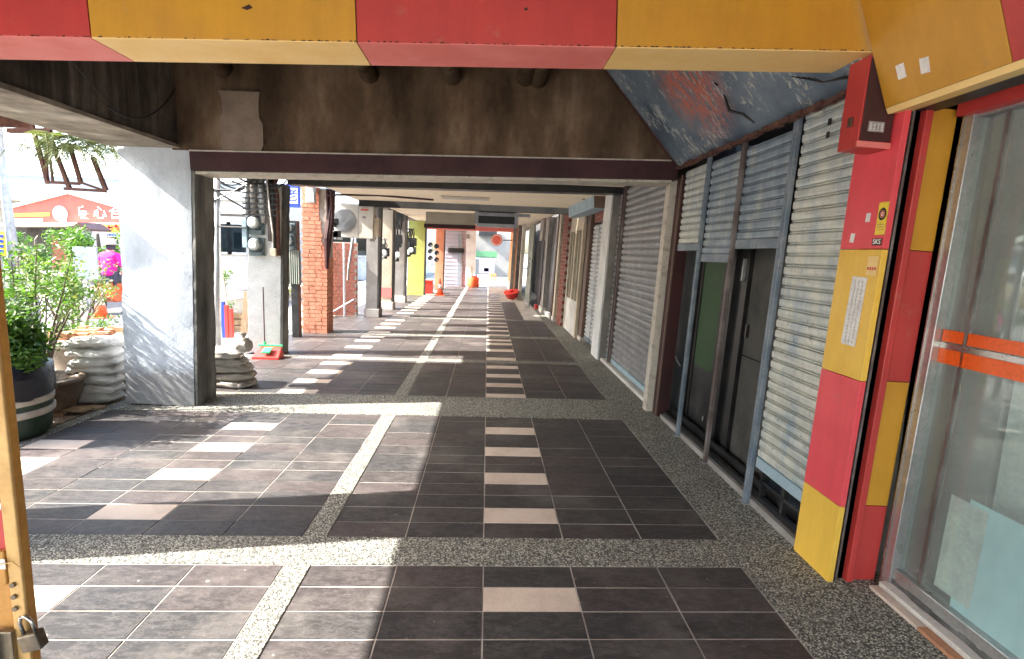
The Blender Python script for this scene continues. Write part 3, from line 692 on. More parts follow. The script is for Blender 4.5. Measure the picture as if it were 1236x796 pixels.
# far right facade pieces
def fbox(name, label, cat, x, y0, y1, parts, group=None):
    t = lean_thing(name, label, cat, x, y0, group)
    for (pn, mt, dx0, dx1, a, b, z0, z1) in parts: box(pn, mt, dx0, dx1, a, b, z0, z1, t)
    return t
fbox('panelled_door', 'beige framed door with four tall narrow panes', 'door', 1.72, 10.15, 11.8,
     [('frame', 'beige', 0, .06, 0, 1.6, 2.1, 2.2), ('frame', 'beige', 0, .06, 0, .12, 0, 2.1), ('frame', 'beige', 0, .06, 1.48, 1.6, 0, 2.1), ('frame', 'beige', 0, .06, .74, .86, .7, 2.1),
      ('kick_panel', 'offwhite', .01, .05, .12, 1.48, 0, .7), ('pane', 'pane_film', .03, .04, .12, .74, .7, 2.1), ('pane', 'pane_film', .03, .04, .86, 1.48, .7, 2.1), ('curtain', 'brown', .08, .1, .1, 1.5, .6, 2.1),
      ('mullion', 'beige', .005, .05, .41, .45, .7, 2.1), ('mullion', 'beige', .005, .05, 1.15, 1.19, .7, 2.1), ('top_light', 'beige', .01, .05, 0, 1.6, 2.2, 2.55)])
t = lean_thing('brick_wall_strip', 'narrow dull-red brick strip left of the beige door', 'wall', 1.68, 11.9)
box('mortar', 'mortar', .01, .2, 0, .7, 0, 2.6, t)
for r in range(31):
    for k in range(3): inst('brick', bpy.data.meshes['brick.001'], t, (0, k*.24+(r % 2)*.06-.03, .005+r*.083), (0, 0, 0), (1, 2.2, .74))
fbox('pilaster', 'thin beige pilaster left of the brick strip', 'pillar', 1.62, 12.65, 13.0, [('shaft', 'beige', 0, .1, 0, .3, 0, 2.6), ('plinth', 'offwhite', -.02, .1, -.01, .31, 0, .1)])
fbox('black_door', 'tall black door panel in the middle of the far row', 'door', 1.62, 13.1, 14.3, [('leaf', 'black', 0, .05, .05, 1.15, .12, 2.55), ('frame', 'brown', -.01, .06, 0, .049, 0, 2.6), ('step', 'offwhite', -.05, .2, 0, 1.2, 0, .1)])
fbox('grey_pillar', 'grey pillar with a dark slot between far doors', 'pillar', 1.52, 14.35, 15.1, [('shaft', 'grey_col', 0, .2, 0, .7, 0, 2.6), ('slot', 'black', -.006, 0, .45, .65, .3, 1.95), ('plinth', 'offwhite', -.03, .2, -.01, .72, 0, .16)])
fbox('dark_doorway', 'dark doorway with a small red foot beyond the grey pillar', 'door', 1.46, 15.2, 16.2, [('opening', 'black', .05, .1, 0, .9, 0, 2.0), ('head_panel', 'grey_col', 0, .1, 0, .9, 2.0, 2.6), ('red_foot', 'redplastic', -.03, .04, .3, .6, 0, .12)])
fbox('folding_gate', 'greenish grey folding gate near the far end', 'gate', 1.30, 16.3, 18.2, [('leaf', 'green_gate', 0, .05, 0, .9, .08, 2.5), ('leaf', 'green_gate', 0, .05, .94, 1.85, .08, 2.5), ('handle', 'steel', -.04, -.005, .85, .88, .9, 1.5), ('upper_bar', 'steel', -.03, -.005, .1, .8, 1.35, 1.40), ('track', 'steel', -.02, .06, 0, 1.85, 0, .06)])
fbox('door_post', 'pale post standing before the far folding gate', 'post', 1.08, 18.4, 18.9, [('shaft', 'offwhite', 0, .12, 0, .25, 0, 2.6), ('foot', 'offwhite', -.04, .16, -.03, .28, 0, .14)])
fbox('door_post', 'dark post just left of the pale far post', 'post', .98, 19.2, 20.0, [('shaft', 'rail_brown', 0, .15, 0, .3, 0, 2.6), ('foot', 'grey_col', -.02, .18, -.02, .32, 0, .12)])
fbox('door_post', 'grey-blue post where the orange wall begins', 'post', .86, 20.3, 20.8, [('shaft', 'grey_col', 0, .12, 0, .3, 0, 2.6), ('foot', 'offwhite', -.03, .15, -.02, .32, 0, .14)])
fbox('orange_wall', 'sunny orange wall strip at the far right end', 'wall', .95, 21.5, 25, [('wall', 'orange', 0, .2, 0, 3.4, 0, 2.9), ('skirting', 'offwhite', -.02, 0, 0, 3.4, 0, .4)])
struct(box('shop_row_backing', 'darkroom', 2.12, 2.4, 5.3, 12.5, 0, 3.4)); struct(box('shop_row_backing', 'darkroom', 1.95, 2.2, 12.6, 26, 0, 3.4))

# ================================================================== near right: pillar, fascia, glass front
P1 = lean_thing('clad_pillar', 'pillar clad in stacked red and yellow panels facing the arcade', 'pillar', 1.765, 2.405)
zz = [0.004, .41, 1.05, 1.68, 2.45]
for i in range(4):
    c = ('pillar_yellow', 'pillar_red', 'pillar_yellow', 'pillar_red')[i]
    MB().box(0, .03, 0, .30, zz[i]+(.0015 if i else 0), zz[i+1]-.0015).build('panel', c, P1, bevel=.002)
box('backing', 'black', .031, .12, .035, .30, 0, 2.5, P1)
GT = lean_thing('gate_channel', 'dark vertical gate channel with a bright red edge strip', 'channel', 1.80, 2.44)
box('channel', 'black', 0, .065, 0, .1, 0, 2.45, GT); box('inner_rib', 'rail_brown', .02, .032, -.012, 0, 0, 2.45, GT)
MB().box(.066, .10, -.035, .05, 0, 2.44).build('red_strip', 'red', GT, bevel=.004)
P2 = lean_thing('clad_pilaster', 'narrow pilaster of red and yellow panels beside the glass shopfront', 'pillar', 1.902, 2.425)
for i in range(4):
    c = ('red', 'yellow', 'red', 'yellow')[i]
    MB().box(0, .125, 0, .03, zz[i]+(.0015 if i else 0), (zz[i+1] if i < 3 else 2.32)-.0015).build('panel', c, P2, bevel=.002)
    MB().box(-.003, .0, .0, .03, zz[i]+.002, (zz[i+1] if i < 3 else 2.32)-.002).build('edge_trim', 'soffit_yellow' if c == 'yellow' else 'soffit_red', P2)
box('backing', 'black', .0, .125, .032, .2, 0, 2.4, P2)
# sloping yellow/red fascia towards the camera
FA = thing('sloping_clad_fascia', 'slanting yellow and red fascia above the glass shopfront', 'fascia')
def fascia(y0, y1, mt, e):
    mb = MB(); P = [(1.785, 2.31), (1.50, 3.02), (1.53, 3.03), (1.81, 2.315)]
    mb.prism(P, y0, y1, 'y'); return mb.build('panel', mt, FA, bevel=.0015)
fascia(1.862, 2.45, 'yellow', 0); fascia(.66, 1.858, 'red', 0); fascia(-.47, .656, 'yellow', 0); fascia(-1.6, -.474, 'red', 0)
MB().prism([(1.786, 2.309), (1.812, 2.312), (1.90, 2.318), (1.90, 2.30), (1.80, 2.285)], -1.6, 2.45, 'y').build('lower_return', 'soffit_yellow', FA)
box('shadow_gap', 'black', 1.90, 2.0, -1.6, 2.43, 2.30, 2.40, FA); 
for (yy, zq) in ((2.32, .115), (2.20, .10)):
    f = zq/.71; x = 1.785-.285*f-.0015; z = 2.31+.71*f
    o = MB().box(-.001, .001, -.022, .022, -.03, .03).build('paper_scrap', 'paper', FA); o.location = (x, yy, z); o.rotation_euler = (random.uniform(-.2, .3), -.38, 0)
# red electric box
EB = thing('electric_box', 'red metal electric box hung at the top of the clad pillar', 'box', (1.675, 2.46, 2.14), (0, LEAN, 0))
box('body', 'red', .004, .16, .004, .14, .0, .40, EB, .003); box('front_door', 'maroon', .012, .155, -.004, .003, .03, .39, EB, .002)
box('bottom_flange', 'soffit_red', .0, .16, -.006, .003, .0, .026, EB)
pl = box('plate', 'steel', .04, .115, -.007, -.0045, .07, .115, EB)
gp = MB()
for cx in (.05, .068, .086, .104):
    for k in range(5):
        if random.random() < .8: gp.box(cx-.006, cx+.006, -.0085, -.0072, .074+k*.0075, .077+k*.0075)
    gp.box(cx-.0015, cx+.0015, -.0084, -.0073, .074, .108)
gp.build('plate_marks', 'paper', EB)
box('side_clip', 'brass', -.01, .0, .05, .07, .10, .14, EB)
# stray wires over it
sw = MB()
for k in range(5): sw.tube([(1.70+.02*k, 2.62, 2.50), (1.63+.02*k, 2.70+.03*k, 2.49+.01*k), (1.55+.03*k, 2.85, 2.56)], .003, 4)
tag(sw.build('loose_wires', 'black'), 'loose wires sticking out above the red electric box', 'wires')
# stickers and notice on pillar (lie on face x=-.001.. local)
def sticker(name, label, cat, y, z, w, h, mat, rot=0.):
    t = thing(name, label, cat, (1.765+LEAN*z-.002, y, z), (rot, LEAN, 0)); box('sheet', mat, -.0008, .0, -w/2, w/2, -h/2, h/2, t); return t
n_ = sticker('paper_notice', 'long white handwritten paper notice on the yellow panel', 'notice', 2.525, 1.375, .105, .34, 'paper', .03)
ik = MB()
for c_ in range(3):
    for k in range(17):
        y0 = -.036+c_*.026; z0 = .15-k*.0185
        for q in range(3):
            ik.box(-.0014, -.0009, y0+random.uniform(0, .008), y0+random.uniform(.010, .018), z0-q*.005, z0-q*.005+.0016)
        if random.random() < .7: ik.box(-.0014, -.0009, y0+.008, y0+.0098, z0-.012, z0+.003)
ik.build('handwriting', 'ink', n_)
s_ = sticker('yellow_sticker', 'yellow sticker with a dark round emblem on the pillar', 'sticker', 2.437, 1.82, .062, .15, 'sign_yellow')
def ring(n_, mat, parent, x, y, z, r0, r1, ys=1.):
    mb = MB(); k = 24
    for i in range(k):
        a = 2*math.pi*i/k; mb.v += [(x, y+r0*ys*math.cos(a), z+r0*math.sin(a)), (x, y+r1*ys*math.cos(a), z+r1*math.sin(a))]
    for i in range(k): mb.f.append((2*i, 2*i+1, (2*i+3) % (2*k), (2*i+2) % (2*k)))
    return mb.build(n_, mat, parent)
ring('emblem_ring', 'black', s_, -.0016, 0, .02, .018, .029, .85); ring('emblem_disc', 'pale_red_ink', s_, -.0017, 0, .02, .001, .0165, .85)
ring('emblem_mark', 'sign_white', s_, -.0019, 0, .02, .005, .009, .8)
mb = MB()
for k in range(3): mb.box(-.0016, -.0011, -.022, .022, -.030-k*.012, -.025-k*.012)
mb.build('small_print', 'wood_edge', s_)
s_ = sticker('letter_sticker', 'small black sticker lettered SKS under the yellow one', 'sticker', 2.445, 1.712, .06, .032, 'seam')
text('SKS', .032, 'sign_white', s_, (-.0018, 0, 0), (R(90), 0, R(-90)), 'lettering', .0004)
s_ = sticker('white_sticker', 'small white sticker on the red panel left of the yellow sticker', 'sticker', 2.53, 1.83, .03, .042, 'paper')
s_ = sticker('white_sticker', 'torn pale sticker at the shutter side of the red panel', 'sticker', 2.62, 1.735, .03, .045, 'paper', .1)
s_ = sticker('faded_label', 'faded cream and red label at the top of the yellow panel', 'sticker', 2.45, 1.60, .07, .09, 'soffit_yellow')
mb = MB()
for k in range(4): mb.box(-.0016, -.0011, -.03+k*.016, -.018+k*.016, -.02, -.006)
mb.build('red_print', 'pale_red_ink', s_)

# glass shopfront
GF = lean_thing('glass_shopfront', 'glass shopfront with an orange safety band and pale film below', 'shopfront', 2.06, 2.40)
box('end_frame', 'alu', -.025, .045, -.055, .0, .0, 2.30, GF, .003)
box('frame_bead', 'chrome', -.031, -.026, -.012, -.004, .0, 2.30, GF)
box('side_pane', 'glass', .02, .026, -.17, -.056, .12, 2.26, GF)
box('divider', 'rail_brown', .012, .034, -.184, -.171, .12, 2.26, GF)
box('main_pane', 'glass', .02, .026, -3.2, -.185, .12, 2.26, GF)
box('bottom_frame', 'alu', -.01, .05, -3.4, -.056, .06, .118, GF, .003)
box('floor_track', 'steel', .05, .12, -3.4, -.056, .03, .10, GF)
box('top_frame', 'steel', -.01, .05, -3.4, -.056, 2.265, 2.33, GF); box('red_header', 'red', -.06, -.011, -3.4, .0, 2.275, 2.38, GF)
box('lower_band', 'orange_bar', .012, .0185, -3.2, -.056, 1.168, 1.235, GF); box('chrome_band', 'chrome', .010, .0185, -3.2, -.056, 1.237, 1.262, GF); box('upper_band', 'orange_bar', .012, .0185, -.168, -.06, 1.268, 1.322, GF)
box('upper_band', 'orange_bar', .012, .0185, -3.2, -.19, 1.268, 1.322, GF)
box('frosted_film', 'frost', .030, .034, -3.2, -.33, .12, .62, GF); box('poster', 'paper', .0285, .0295, -.42, -.24, .16, .60, GF)
# interior behind glass
ir = thing('shopfront_interior', 'dim tiled interior wall behind the glass shopfront', 'room')
box('back_wall', 'grey_col', 3.6, 3.7, -1.5, 2.5, 0, 2.6, ir); box('side_wall', 'grey_col', 2.13, 3.6, 2.5, 2.59, 0, 2.6, ir); box('interior_ceiling', 'grey_col', 2.13, 3.7, -1.5, 2.6, 2.45, 2.55, ir); box('interior_floor', 'offwhite', 2.18, 3.7, -1.5, 2.6, -.05, .02, ir)
box('added_panel', 'white', 2.27, 2.30, -1.4, 2.12, .02, 2.4, ir); box('added_panel', 'grey_col', 2.24, 2.26, 2.13, 2.38, .02, 2.4, ir); box('counter', 'offwhite', 2.8, 3.3, .2, 1.2, 0, .85, ir)  # panels added close behind the glass so the interior looks lighter
# marble threshold and pinkish tiles
TH = thing('threshold', 'cracked pale threshold of pinkish tiles under the glass shopfront', 'threshold', (1.95, 0, 0))
for k in range(10): MB().box(0, .045, 2.36-.30*(k+1)+.003, 2.36-.30*k-.003, 0, .022).build('tile', ('beige_tile', 'terracotta', 'beige_tile')[k % 3] if k else 'beige_tile', TH, bevel=.002)
rough_box('mortar_bed', 'offwhite', .047, .10, -1.2, 2.36, 0, .045, TH, .006, .05, 9.); rough_box('marble_sill', 'grimy', .10, .16, -1.2, 2.36, 0, .07, TH, .004, .06, 8.)

# ================================================================== ochre wooden door at the left edge
WD = thing('wooden_panel_door', 'ochre painted wooden board with padlock at the left picture edge', 'door', (-.89, 1.0, 0))
box('board', 'wood', -.60, 0, 0, .022, .04, 1.75, WD, .004); box('edge_strip', 'wood_edge', -.022, .003, -.008, -.0005, .04, 1.75, WD, .002); box('cross_rail', 'wood', -.6, -.023, -.012, -.0005, .93, 1.0, WD, .002)
box('red_label', 'red', -.10, -.022, -.003, -.0008, .985, 1.12, WD)
mb = MB(); k = 20
for i in range(k):
    a = 2*math.pi*i/k; mb.v += [(-.034+.006*math.cos(a), -.0042, 1.09+.009*math.sin(a)), (-.034+.0095*math.cos(a), -.0042, 1.09+.014*math.sin(a))]
for i in range(k): mb.f.append((2*i, 2*i+1, (2*i+3) % (2*k), (2*i+2) % (2*k)))
mb.build('label_emblem', 'sign_white', WD)
mb = MB().box(-.038, -.030, -.0045, -.0035, 1.085, 1.095); mb.build('label_mark', 'sign_white', WD)
box('paper_strip', 'paper', -.075, -.02, -.014, -.0125, .965, .985, WD); MB().tube([(-.03, -.014, .975), (0, -.02, .983), (.022, -.03, .978)], .0012, 4).build('thread', 'wood_edge', WD)
for z in (.93, .905, .88): MB().tube([(-.012, -.009, z), (-.012, -.014, z)], .005, 8).build('screw', 'brass', WD)
PL = thing('padlock', 'small tarnished padlock hanging open on the ochre board', 'padlock', (-.872, .985, .815))
box('body', 'brass', -.019, .019, -.011, .011, -.018, .018, PL, .003)
PL.rotation_euler = (0, -.25, 0)
MB().tube([(-.012, 0, .016), (-.012, 0, .04), (-.006, 0, .052), (.004, 0, .052), (.011, 0, .04), (.011, 0, .018)], .0035, 8).build('shackle', 'chrome', PL, smooth=True)
HP = thing('hasp_latch', 'tarnished hasp and bolt latch screwed to the ochre board', 'latch', (-.92, .985, .76))
box('plate', 'brass', -.03, .012, -.004, .006, -.02, .075, HP, .002); MB().tube([(-.02, -.014, .07), (-.02, -.014, -.03)], .007, 8).build('bolt', 'chrome', HP); MB().tube([(-.02, -.018, -.005), (.02, -.03, -.01), (.034, -.03, .002)], .0055, 8).build('hook', 'brass', HP)
# ================================================================== things on col2
def dial(parent, mat_b, mat_g, cx, cz, r, d, y):
    o = MB().lathe([(r, 0), (r, d*.6), (r*.85, d*.75)], n=18).build('meter_rim', mat_b, parent, smooth=False); o.location = (cx, y, cz); o.rotation_euler = (R(90), 0, 0)
    o2 = MB().lathe([(r*.8, 0), (r*.78, d*.25), (r*.5, d*.42)], n=18).build('meter_lens', mat_g, parent, smooth=False); o2.location = (cx, y-d*.75, cz); o2.rotation_euler = (R(90), 0, 0)
def meter(label, x, y, z, s=1., grp='electricity meters on the street columns'):
    t = thing('electricity_meter', label, 'meter', (x, y, z), (0, 0, 0), grp)
    box('backplate', 'meter_body', -.11*s, .11*s, -.03, 0, -.13*s, .13*s, t, .006); dial(t, 'meter_body', 'meter_glass', 0, .03*s, .095*s, .1, -.03)
    box('terminal_cover', 'meter_body', -.09*s, .09*s, -.06, -.031, -.13*s, -.07*s, t, .004); return t
p = at(309, 272, 7.8); meter('upper round electricity meter on the white column', p.x, 7.82, p.z)
p = at(310, 298, 7.8); meter('lower round electricity meter on the white column', p.x, 7.82, p.z)
p = at(375, 285, 9.3)
cd = thing('conduit_bank', 'bank of steel conduits rising from the round meters to the beam', 'conduits', (-3.25, 7.78, 0))
for k, (x, r, mt) in enumerate([(-.14, .035, 'steel'), (-.05, .05, 'grey_col'), (.06, .045, 'steel'), (.16, .03, 'rail_brown'), (.22, .035, 'black'), (.27, .03, 'rust')]):
    MB().tube([(x, 0, 1.9 if k < 3 else 1.65-.1*(k-3)), (x, 0, 2.3), (x*.9, 0, 2.45), (x*.9+.02, .05, 2.55)], r, 10).build('conduit', mt, cd, smooth=True)
for k in range(6): box('clamp', 'black', -.19, .30, -.055, -.045, 2.0+k*.075, 2.02+k*.075, cd)
MB().tube([(.16, -.06, 2.5), (.19, -.07, 2.1), (.22, -.06, 1.75), (.21, -.05, 1.55)], .012, 6).build('hanging_cable', 'offwhite', cd); box('junction_box', 'beige', .18, .26, -.08, -.02, 1.44, 1.55, cd, .004)
box('side_case', 'lightblue_box', -.21, -.145, -.05, .03, 1.55, 1.95, cd, .006)
wires = MB()
for k in range(9):
    a = Vector((-3.45+.08*k, 7.75, 2.45)); wires.tube(sag(a, a+Vector((random.uniform(-.7, .6), random.uniform(-.3, .2), random.uniform(-.05, .1))), random.uniform(.02, .12), 6), random.uniform(.005, .014), 5)
wires.tube(sag((-3.9, 7.7, 2.4), (-3.3, 7.7, 2.05), .02, 5), .014, 5); wires.tube(sag((-3.95, 7.7, 2.12), (-3.2, 7.7, 2.52), .02, 5), .012, 5); wires.tube(sag((-3.9, 7.72, 2.33), (-3.45, 7.72, 2.33), .0, 4), .02, 5); wires.tube(sag((-3.9, 7.72, 1.83), (-3.4, 7.72, 1.83), .0, 4), .012, 5)
wires.tube([(-2.8, 7.74, 2.46), (-2.4, 7.7, 2.44), (-1.9, 7.74, 2.46)], .01, 5)
tag(wires.build('tangled_wires', 'black'), 'tangle of dark wires under the beam above the white column', 'wires')
# second pair of meters on a dark post behind
t = thing('meter_post', 'dark green post with corrugated cover behind the white column', 'post', (-3.33, 9.3, 0)); box('post', 'black', -.06, .06, .06, .2, 0, 2.02, t)
cg = MB()
for k in range(7): cg.tube([(-.11+k*.035, 0, .95), (-.11+k*.035, 0, 1.52)], .018, 6)
cg.build('corrugated_cover', 'green_gate', t); box('cover_back', 'green_gate', -.13, .12, .0, .05, .95, 1.52, t)
meter('squarish electricity meter upper on the dark post', -3.35, 9.29, 1.87, .8); meter('dull electricity meter lower on the dark post', -3.35, 9.29, 1.65, .8)
t = thing('grey_pipe_post', 'pale grey round post just right of the big whitewashed column', 'post', (-3.87, 7.75, 0)); MB().tube([(0, 0, 0), (.09, 0, 2.5)], .045, 12).build('shaft', 'steel', t, smooth=True); MB().lathe([(.09, 0), (.09, .02), (.05, .03)], n=14).build('foot', 'steel', t)
# broom and dustpan
t = thing('dustpan', 'red and green long-handled dustpan leaning at the white column', 'dustpan', (-3.05, 7.55, 0))
mb = MB().add([(-.22, -.1, .04), (.16, -.1, .04), (.12, .12, .16), (-.17, .12, .16), (-.22, -.1, .0), (.16, -.1, .0), (.16, .12, .0), (-.17, .12, .0)], [(0, 1, 2, 3), (4, 7, 6, 5), (0, 4, 5, 1), (1, 5, 6, 2), (2, 6, 7, 3), (3, 7, 4, 0)])
mb.build('pan', 'redplastic', t, bevel=.01); box('rim', 'greenplastic', -.21, .14, .10, .125, .155, .18, t, .004); box('insert', 'greenplastic', -.08, .03, -.05, .08, .115, .14, t).rotation_euler = (.4, 0, 0)
MB().tube([(-.12, .12, .14), (-.15, .20, 1.0)], .009, 8).build('handle', 'maroon', t); MB().tube([(-.12, .12, .14), (-.118, .125, .22)], .02, 8).build('socket', 'greenplastic', t)

# ================================================================== sacks
def sack_mesh(L, Wd_, T, seed, mat):
    bm = bmesh.new(); bmesh.ops.create_icosphere(bm, subdivisions=4, radius=1)
    for v in bm.verts:
        x, y, z = v.co
        sx = math.copysign(abs(x)**.55, x); sy = math.copysign(abs(y)**.6, y); sz = math.copysign(abs(z)**.75, z)
        k = 1-.55*abs(sx)**5
        q = Vector((x*2+seed*5, y*2, z*2))
        w = mnoise.noise(q)*.22+mnoise.noise(q*2.3)*.12+mnoise.noise(Vector((x*9+seed, y*3, z*3)))*.05-abs(mnoise.noise(Vector((x*3.2+seed*2, y*2.2, z*1.5))))*.34+.05
        v.co = Vector((sx*L/2, sy*Wd_/2*(1+w*.5), sz*T/2*k*(1+w*1.6)))
        v.co.z -= .03*abs(sx)**3
    me = bpy.data.meshes.new('sack'); bm.to_mesh(me); bm.free(); me.materials.append(M[mat])
    for p in me.polygons: p.use_smooth = True
    return me
sm_ = [sack_mesh(.46, .32, .115, k, 'sack') for k in range(4)]; sd_ = [sack_mesh(.52, .36, .10, 9+k, 'sack_dull') for k in range(3)]
seam = MB().box(-.008, .004, -.09, .09, -.004, .004).mesh('stitched_end', 'offwhite')
ORD = ['bottom', 'second lowest', 'third lowest', 'fourth', 'fifth', 'sixth', 'seventh', 'topmost']
def sack(me, label, loc, rot, grp):
    o = bpy.data.objects.new('cement_sack', me); COL.objects.link(o); o.location = loc; o.rotation_euler = rot; tag(o, label, 'sack', grp)
    inst('stitched_end', seam, o, (.228 if me in sm_ else .255, 0, -.02)); return o
for k in range(7):
    sack(sm_[k % 4], f'white sack, {ORD[k] if k < 6 else ORD[7]} of the front stack left of the big column', (-3.83+random.uniform(-.03, .03), 5.30+random.uniform(-.02, .02), .075+k*.088), (random.uniform(-.05, .05), random.uniform(-.06, .06), .15+random.uniform(-.2, .2)), 'white sacks left of the big column')
for k in range(6):
    sack(sm_[(k+2) % 4], f'white sack, {ORD[k] if k < 5 else ORD[7]} of the rear stack left of the big column', (-3.98+random.uniform(-.04, .04), 5.72+random.uniform(-.02, .02), .065+k*.092), (random.uniform(-.05, .05), random.uniform(-.08, .08), .1+random.uniform(-.3, .3)), 'white sacks left of the big column')
for k in range(5):
    sack(sd_[k % 3], f'dusty sack, {ORD[k] if k < 4 else ORD[7]} of the slumped pile right of the big column', (-2.86-.03*k+random.uniform(-.02, .02), 6.02+random.uniform(-.03, .03), .055+k*.083), (random.uniform(-.06, .06), random.uniform(-.05, .05)+.03, random.uniform(-.25, .25)), 'dusty sacks right of the big column')
# small bag perched on the slumped pile
o = bpy.data.objects.new('cloth_bag', sack_mesh(.17, .15, .15, 33, 'sack_dull')); COL.objects.link(o); o.location = (-2.70, 5.98, .485); tag(o, 'small knotted cloth bag on top of the slumped dusty sacks', 'bag'); 
MB().lathe([(.03, 0), (.018, .03), (.035, .06), (.02, .075)], n=10).build('knot', 'sack_dull', o, smooth=True).location = (0, 0, .06)
# planks on soil
for i, (x, y, rz, z, w, lb) in enumerate([(-3.86, 5.02, .05, .02, .10, 'weathered plank nearest the arcade at the foot of the sacks'), (-3.90, 4.90, -.06, .045, .12, 'weathered plank lying across another before the sacks'), (-4.05, 4.78, .2, .02, .09, 'short weathered plank beside the brown pot')]):
    o = box('plank', 'plank', -.26, .26, -w/2, w/2, -.011, .011, None, .002); o.location = (x, y, z); o.rotation_euler = (0, 0, rz); tag(o, lb, 'plank', 'planks lying before the sacks')

# ================================================================== pots and plants
t = thing('wrapped_planter', 'big round planter wrapped in black plastic with pale bands', 'planter', (-3.86, 4.28, -.01))
MB().lathe([(.26, 0), (.31, .06), (.335, .30), (.345, .5), (.33, .58), (.27, .6)], n=32).build('drum', 'stripe_green', t, smooth=True)
mb = MB(); n = 40
for j, z in enumerate((.62, .60, .5, .42, .36)):
    for i in range(n):
        a = 2*math.pi*i/n; r = .352+.012*mnoise.noise(Vector((math.cos(a)*3, math.sin(a)*3, z*6)))+(.012*math.sin(a*9) if j > 3 else 0)-(.06 if j == 0 else 0)
        mb.v.append((r*math.cos(a), r*math.sin(a), z+(.02*math.sin(a*5) if j > 3 else 0)))
for j in range(4):
    for i in range(n): mb.f.append((j*n+i, (j+1)*n+i, (j+1)*n+(i+1) % n, j*n+(i+1) % n))
mb.build('plastic_wrap', 'blackplastic', t, smooth=True)
for z in (.20, .30): MB().lathe([(.336, z), (.343, z+.01), (.345, z+.05), (.338, z+.055)], n=32).build('pale_band', 'sack_dull', t, smooth=True)
MB().lathe([(.30, .57), (.30, .575)], n=24).build('soil', 'dirt', t)
MB().tube([(0, 0, .5), (.03, .02, .8), (-.05, .05, 1.05)], [.02, .016, .008], 6).build('stem', 'bark', t)
leaves('foliage', 'leaf_bright', t, [((.08, -.1, .78), .20), ((-.12, 0, .85), .24), ((-.25, .1, 1.0), .24), ((.12, .12, .80), .2), ((0, .1, 1.05), .22), ((.28, -.05, .66), .13), ((-.05, -.15, .95), .22), ((.15, 0, .95), .18)], 3600, .06, 3)
leaves('inner_foliage', 'leaf_dark', t, [((.0, 0, .72), .26), ((-.15, .05, .9), .24), ((.15, .05, .72), .2)], 1500, .06, 4)
t = thing('brown_pot', 'wide brown glazed pot behind the wrapped planter', 'planter', (-4.04, 4.92, -.02))
MB().lathe([(.17, 0), (.24, .08), (.29, .22), (.30, .30), (.325, .315), (.325, .345), (.28, .35), (.27, .31)], n=30).build('pot', 'brownpot', t, smooth=True); MB().lathe([(.27, .31), (.27, .315)], n=20).build('soil', 'dirt', t)
br = MB(); rnd = random.Random(5); tips = []
for k in range(13):
    a = k*.63; e = rnd.uniform(.6, 1.5)*(.62 if math.cos(a) > 0 else 1); p0 = Vector((.02*math.cos(a), .02*math.sin(a), .3)); p1 = p0+Vector((.13*math.cos(a)*e, .12*math.sin(a), rnd.uniform(.30, .5))); p2 = p1+Vector((.20*math.cos(a)*e, .14*math.sin(a), rnd.uniform(.25, .45))); p3 = p2+Vector((.16*math.cos(a+.5)*e, .08*math.sin(a), rnd.uniform(.1, .35)))
    br.tube([p0, p1, p2, p3], [.014, .010, .006, .003], 5); tips += [(p2, .13), (p3, .15), (p2.lerp(p3, .5), .11)]
    if k % 2: tips.append((p1, .13))
br.build('stems', 'bark', t); leaves('foliage', 'leaf_bright', t, tips, 1500, .052, 8); leaves('dry_foliage', 'leaf_dry', t, tips, 600, .05, 9)
# airy shrub behind (in the street planter), reaching up
def shrub(name, label, loc, h, spread, n, mat, seed, size=.06, pot=None, grp='shrubs and plants at the kerb', nb_=12, clump=.15):
    t = thing(name, label, 'plant', loc, group=grp); rnd = random.Random(seed); br = MB(); tips = []
    for k in range(nb_):
        a = rnd.uniform(0, 6.28); f = rnd.uniform(.35, 1)
        p0 = Vector((.03*math.cos(a), .03*math.sin(a), 0)); p1 = p0+Vector((spread*.35*f*math.cos(a), spread*.35*f*math.sin(a), h*rnd.uniform(.35, .5))); p2 = p1+Vector((spread*.6*f*math.cos(a+.3), spread*.6*f*math.sin(a+.3), h*rnd.uniform(.25, .5)))
        p3 = p1+Vector((spread*.5*math.cos(a-1), spread*.4*math.sin(a-1), h*.25))
        br.tube([p0, p1, p2], [.018, .01, .004], 5); br.tube([p1, p3], [.008, .003], 5)
        tips += [(p2, clump), (p3, clump*.9), (p1.lerp(p2, .6), clump*.8)]
    br.build('branches', 'bark', t); leaves('foliage', mat, t, tips, n, size, seed+50); return t
shrub('airy_shrub', 'tall airy shrub with sunlit leaves left of the sacks', (-4.9, 5.6, -.02), 1.55, .6, 1700, 'leaf_bright', 21, .055)
shrub('airy_shrub', 'loose shrub behind the wrapped planter at the left edge', (-5.25, 5.2, -.02), 1.35, .6, 1900, 'leaf_dry', 22, .06)
shrub('airy_shrub', 'dark leafy bush low at the left edge', (-4.75, 4.9, -.02), .95, .5, 2200, 'leaf_dark', 23, .06)
shrub('airy_shrub', 'thin twiggy shrub close to the traffic cone', (-5.6, 7.4, -.02), 1.4, .6, 1100, 'leaf_dry', 24, .06, clump=.13)
shrub('low_plant', 'low green plant between the shrub and the terracotta trough', (-5.1, 6.8, -.02), .65, .4, 1100, 'leaf_bright', 26, .055)
shrub('low_plant', 'green plants behind the leaning boards', (-5.6, 10.5, -.02), 1.4, .6, 1600, 'leaf_bright', 27, .07)
shrub('low_plant', 'small plant low behind the white column', (-5.0, 9.8, -.02), .7, .4, 700, 'leaf_bright', 28, .06)
shrub('low_plant', 'plant glimpsed between white column and brick pillar', (-4.6, 12.0, -.02), .9, .4, 600, 'leaf_dry', 29, .06)
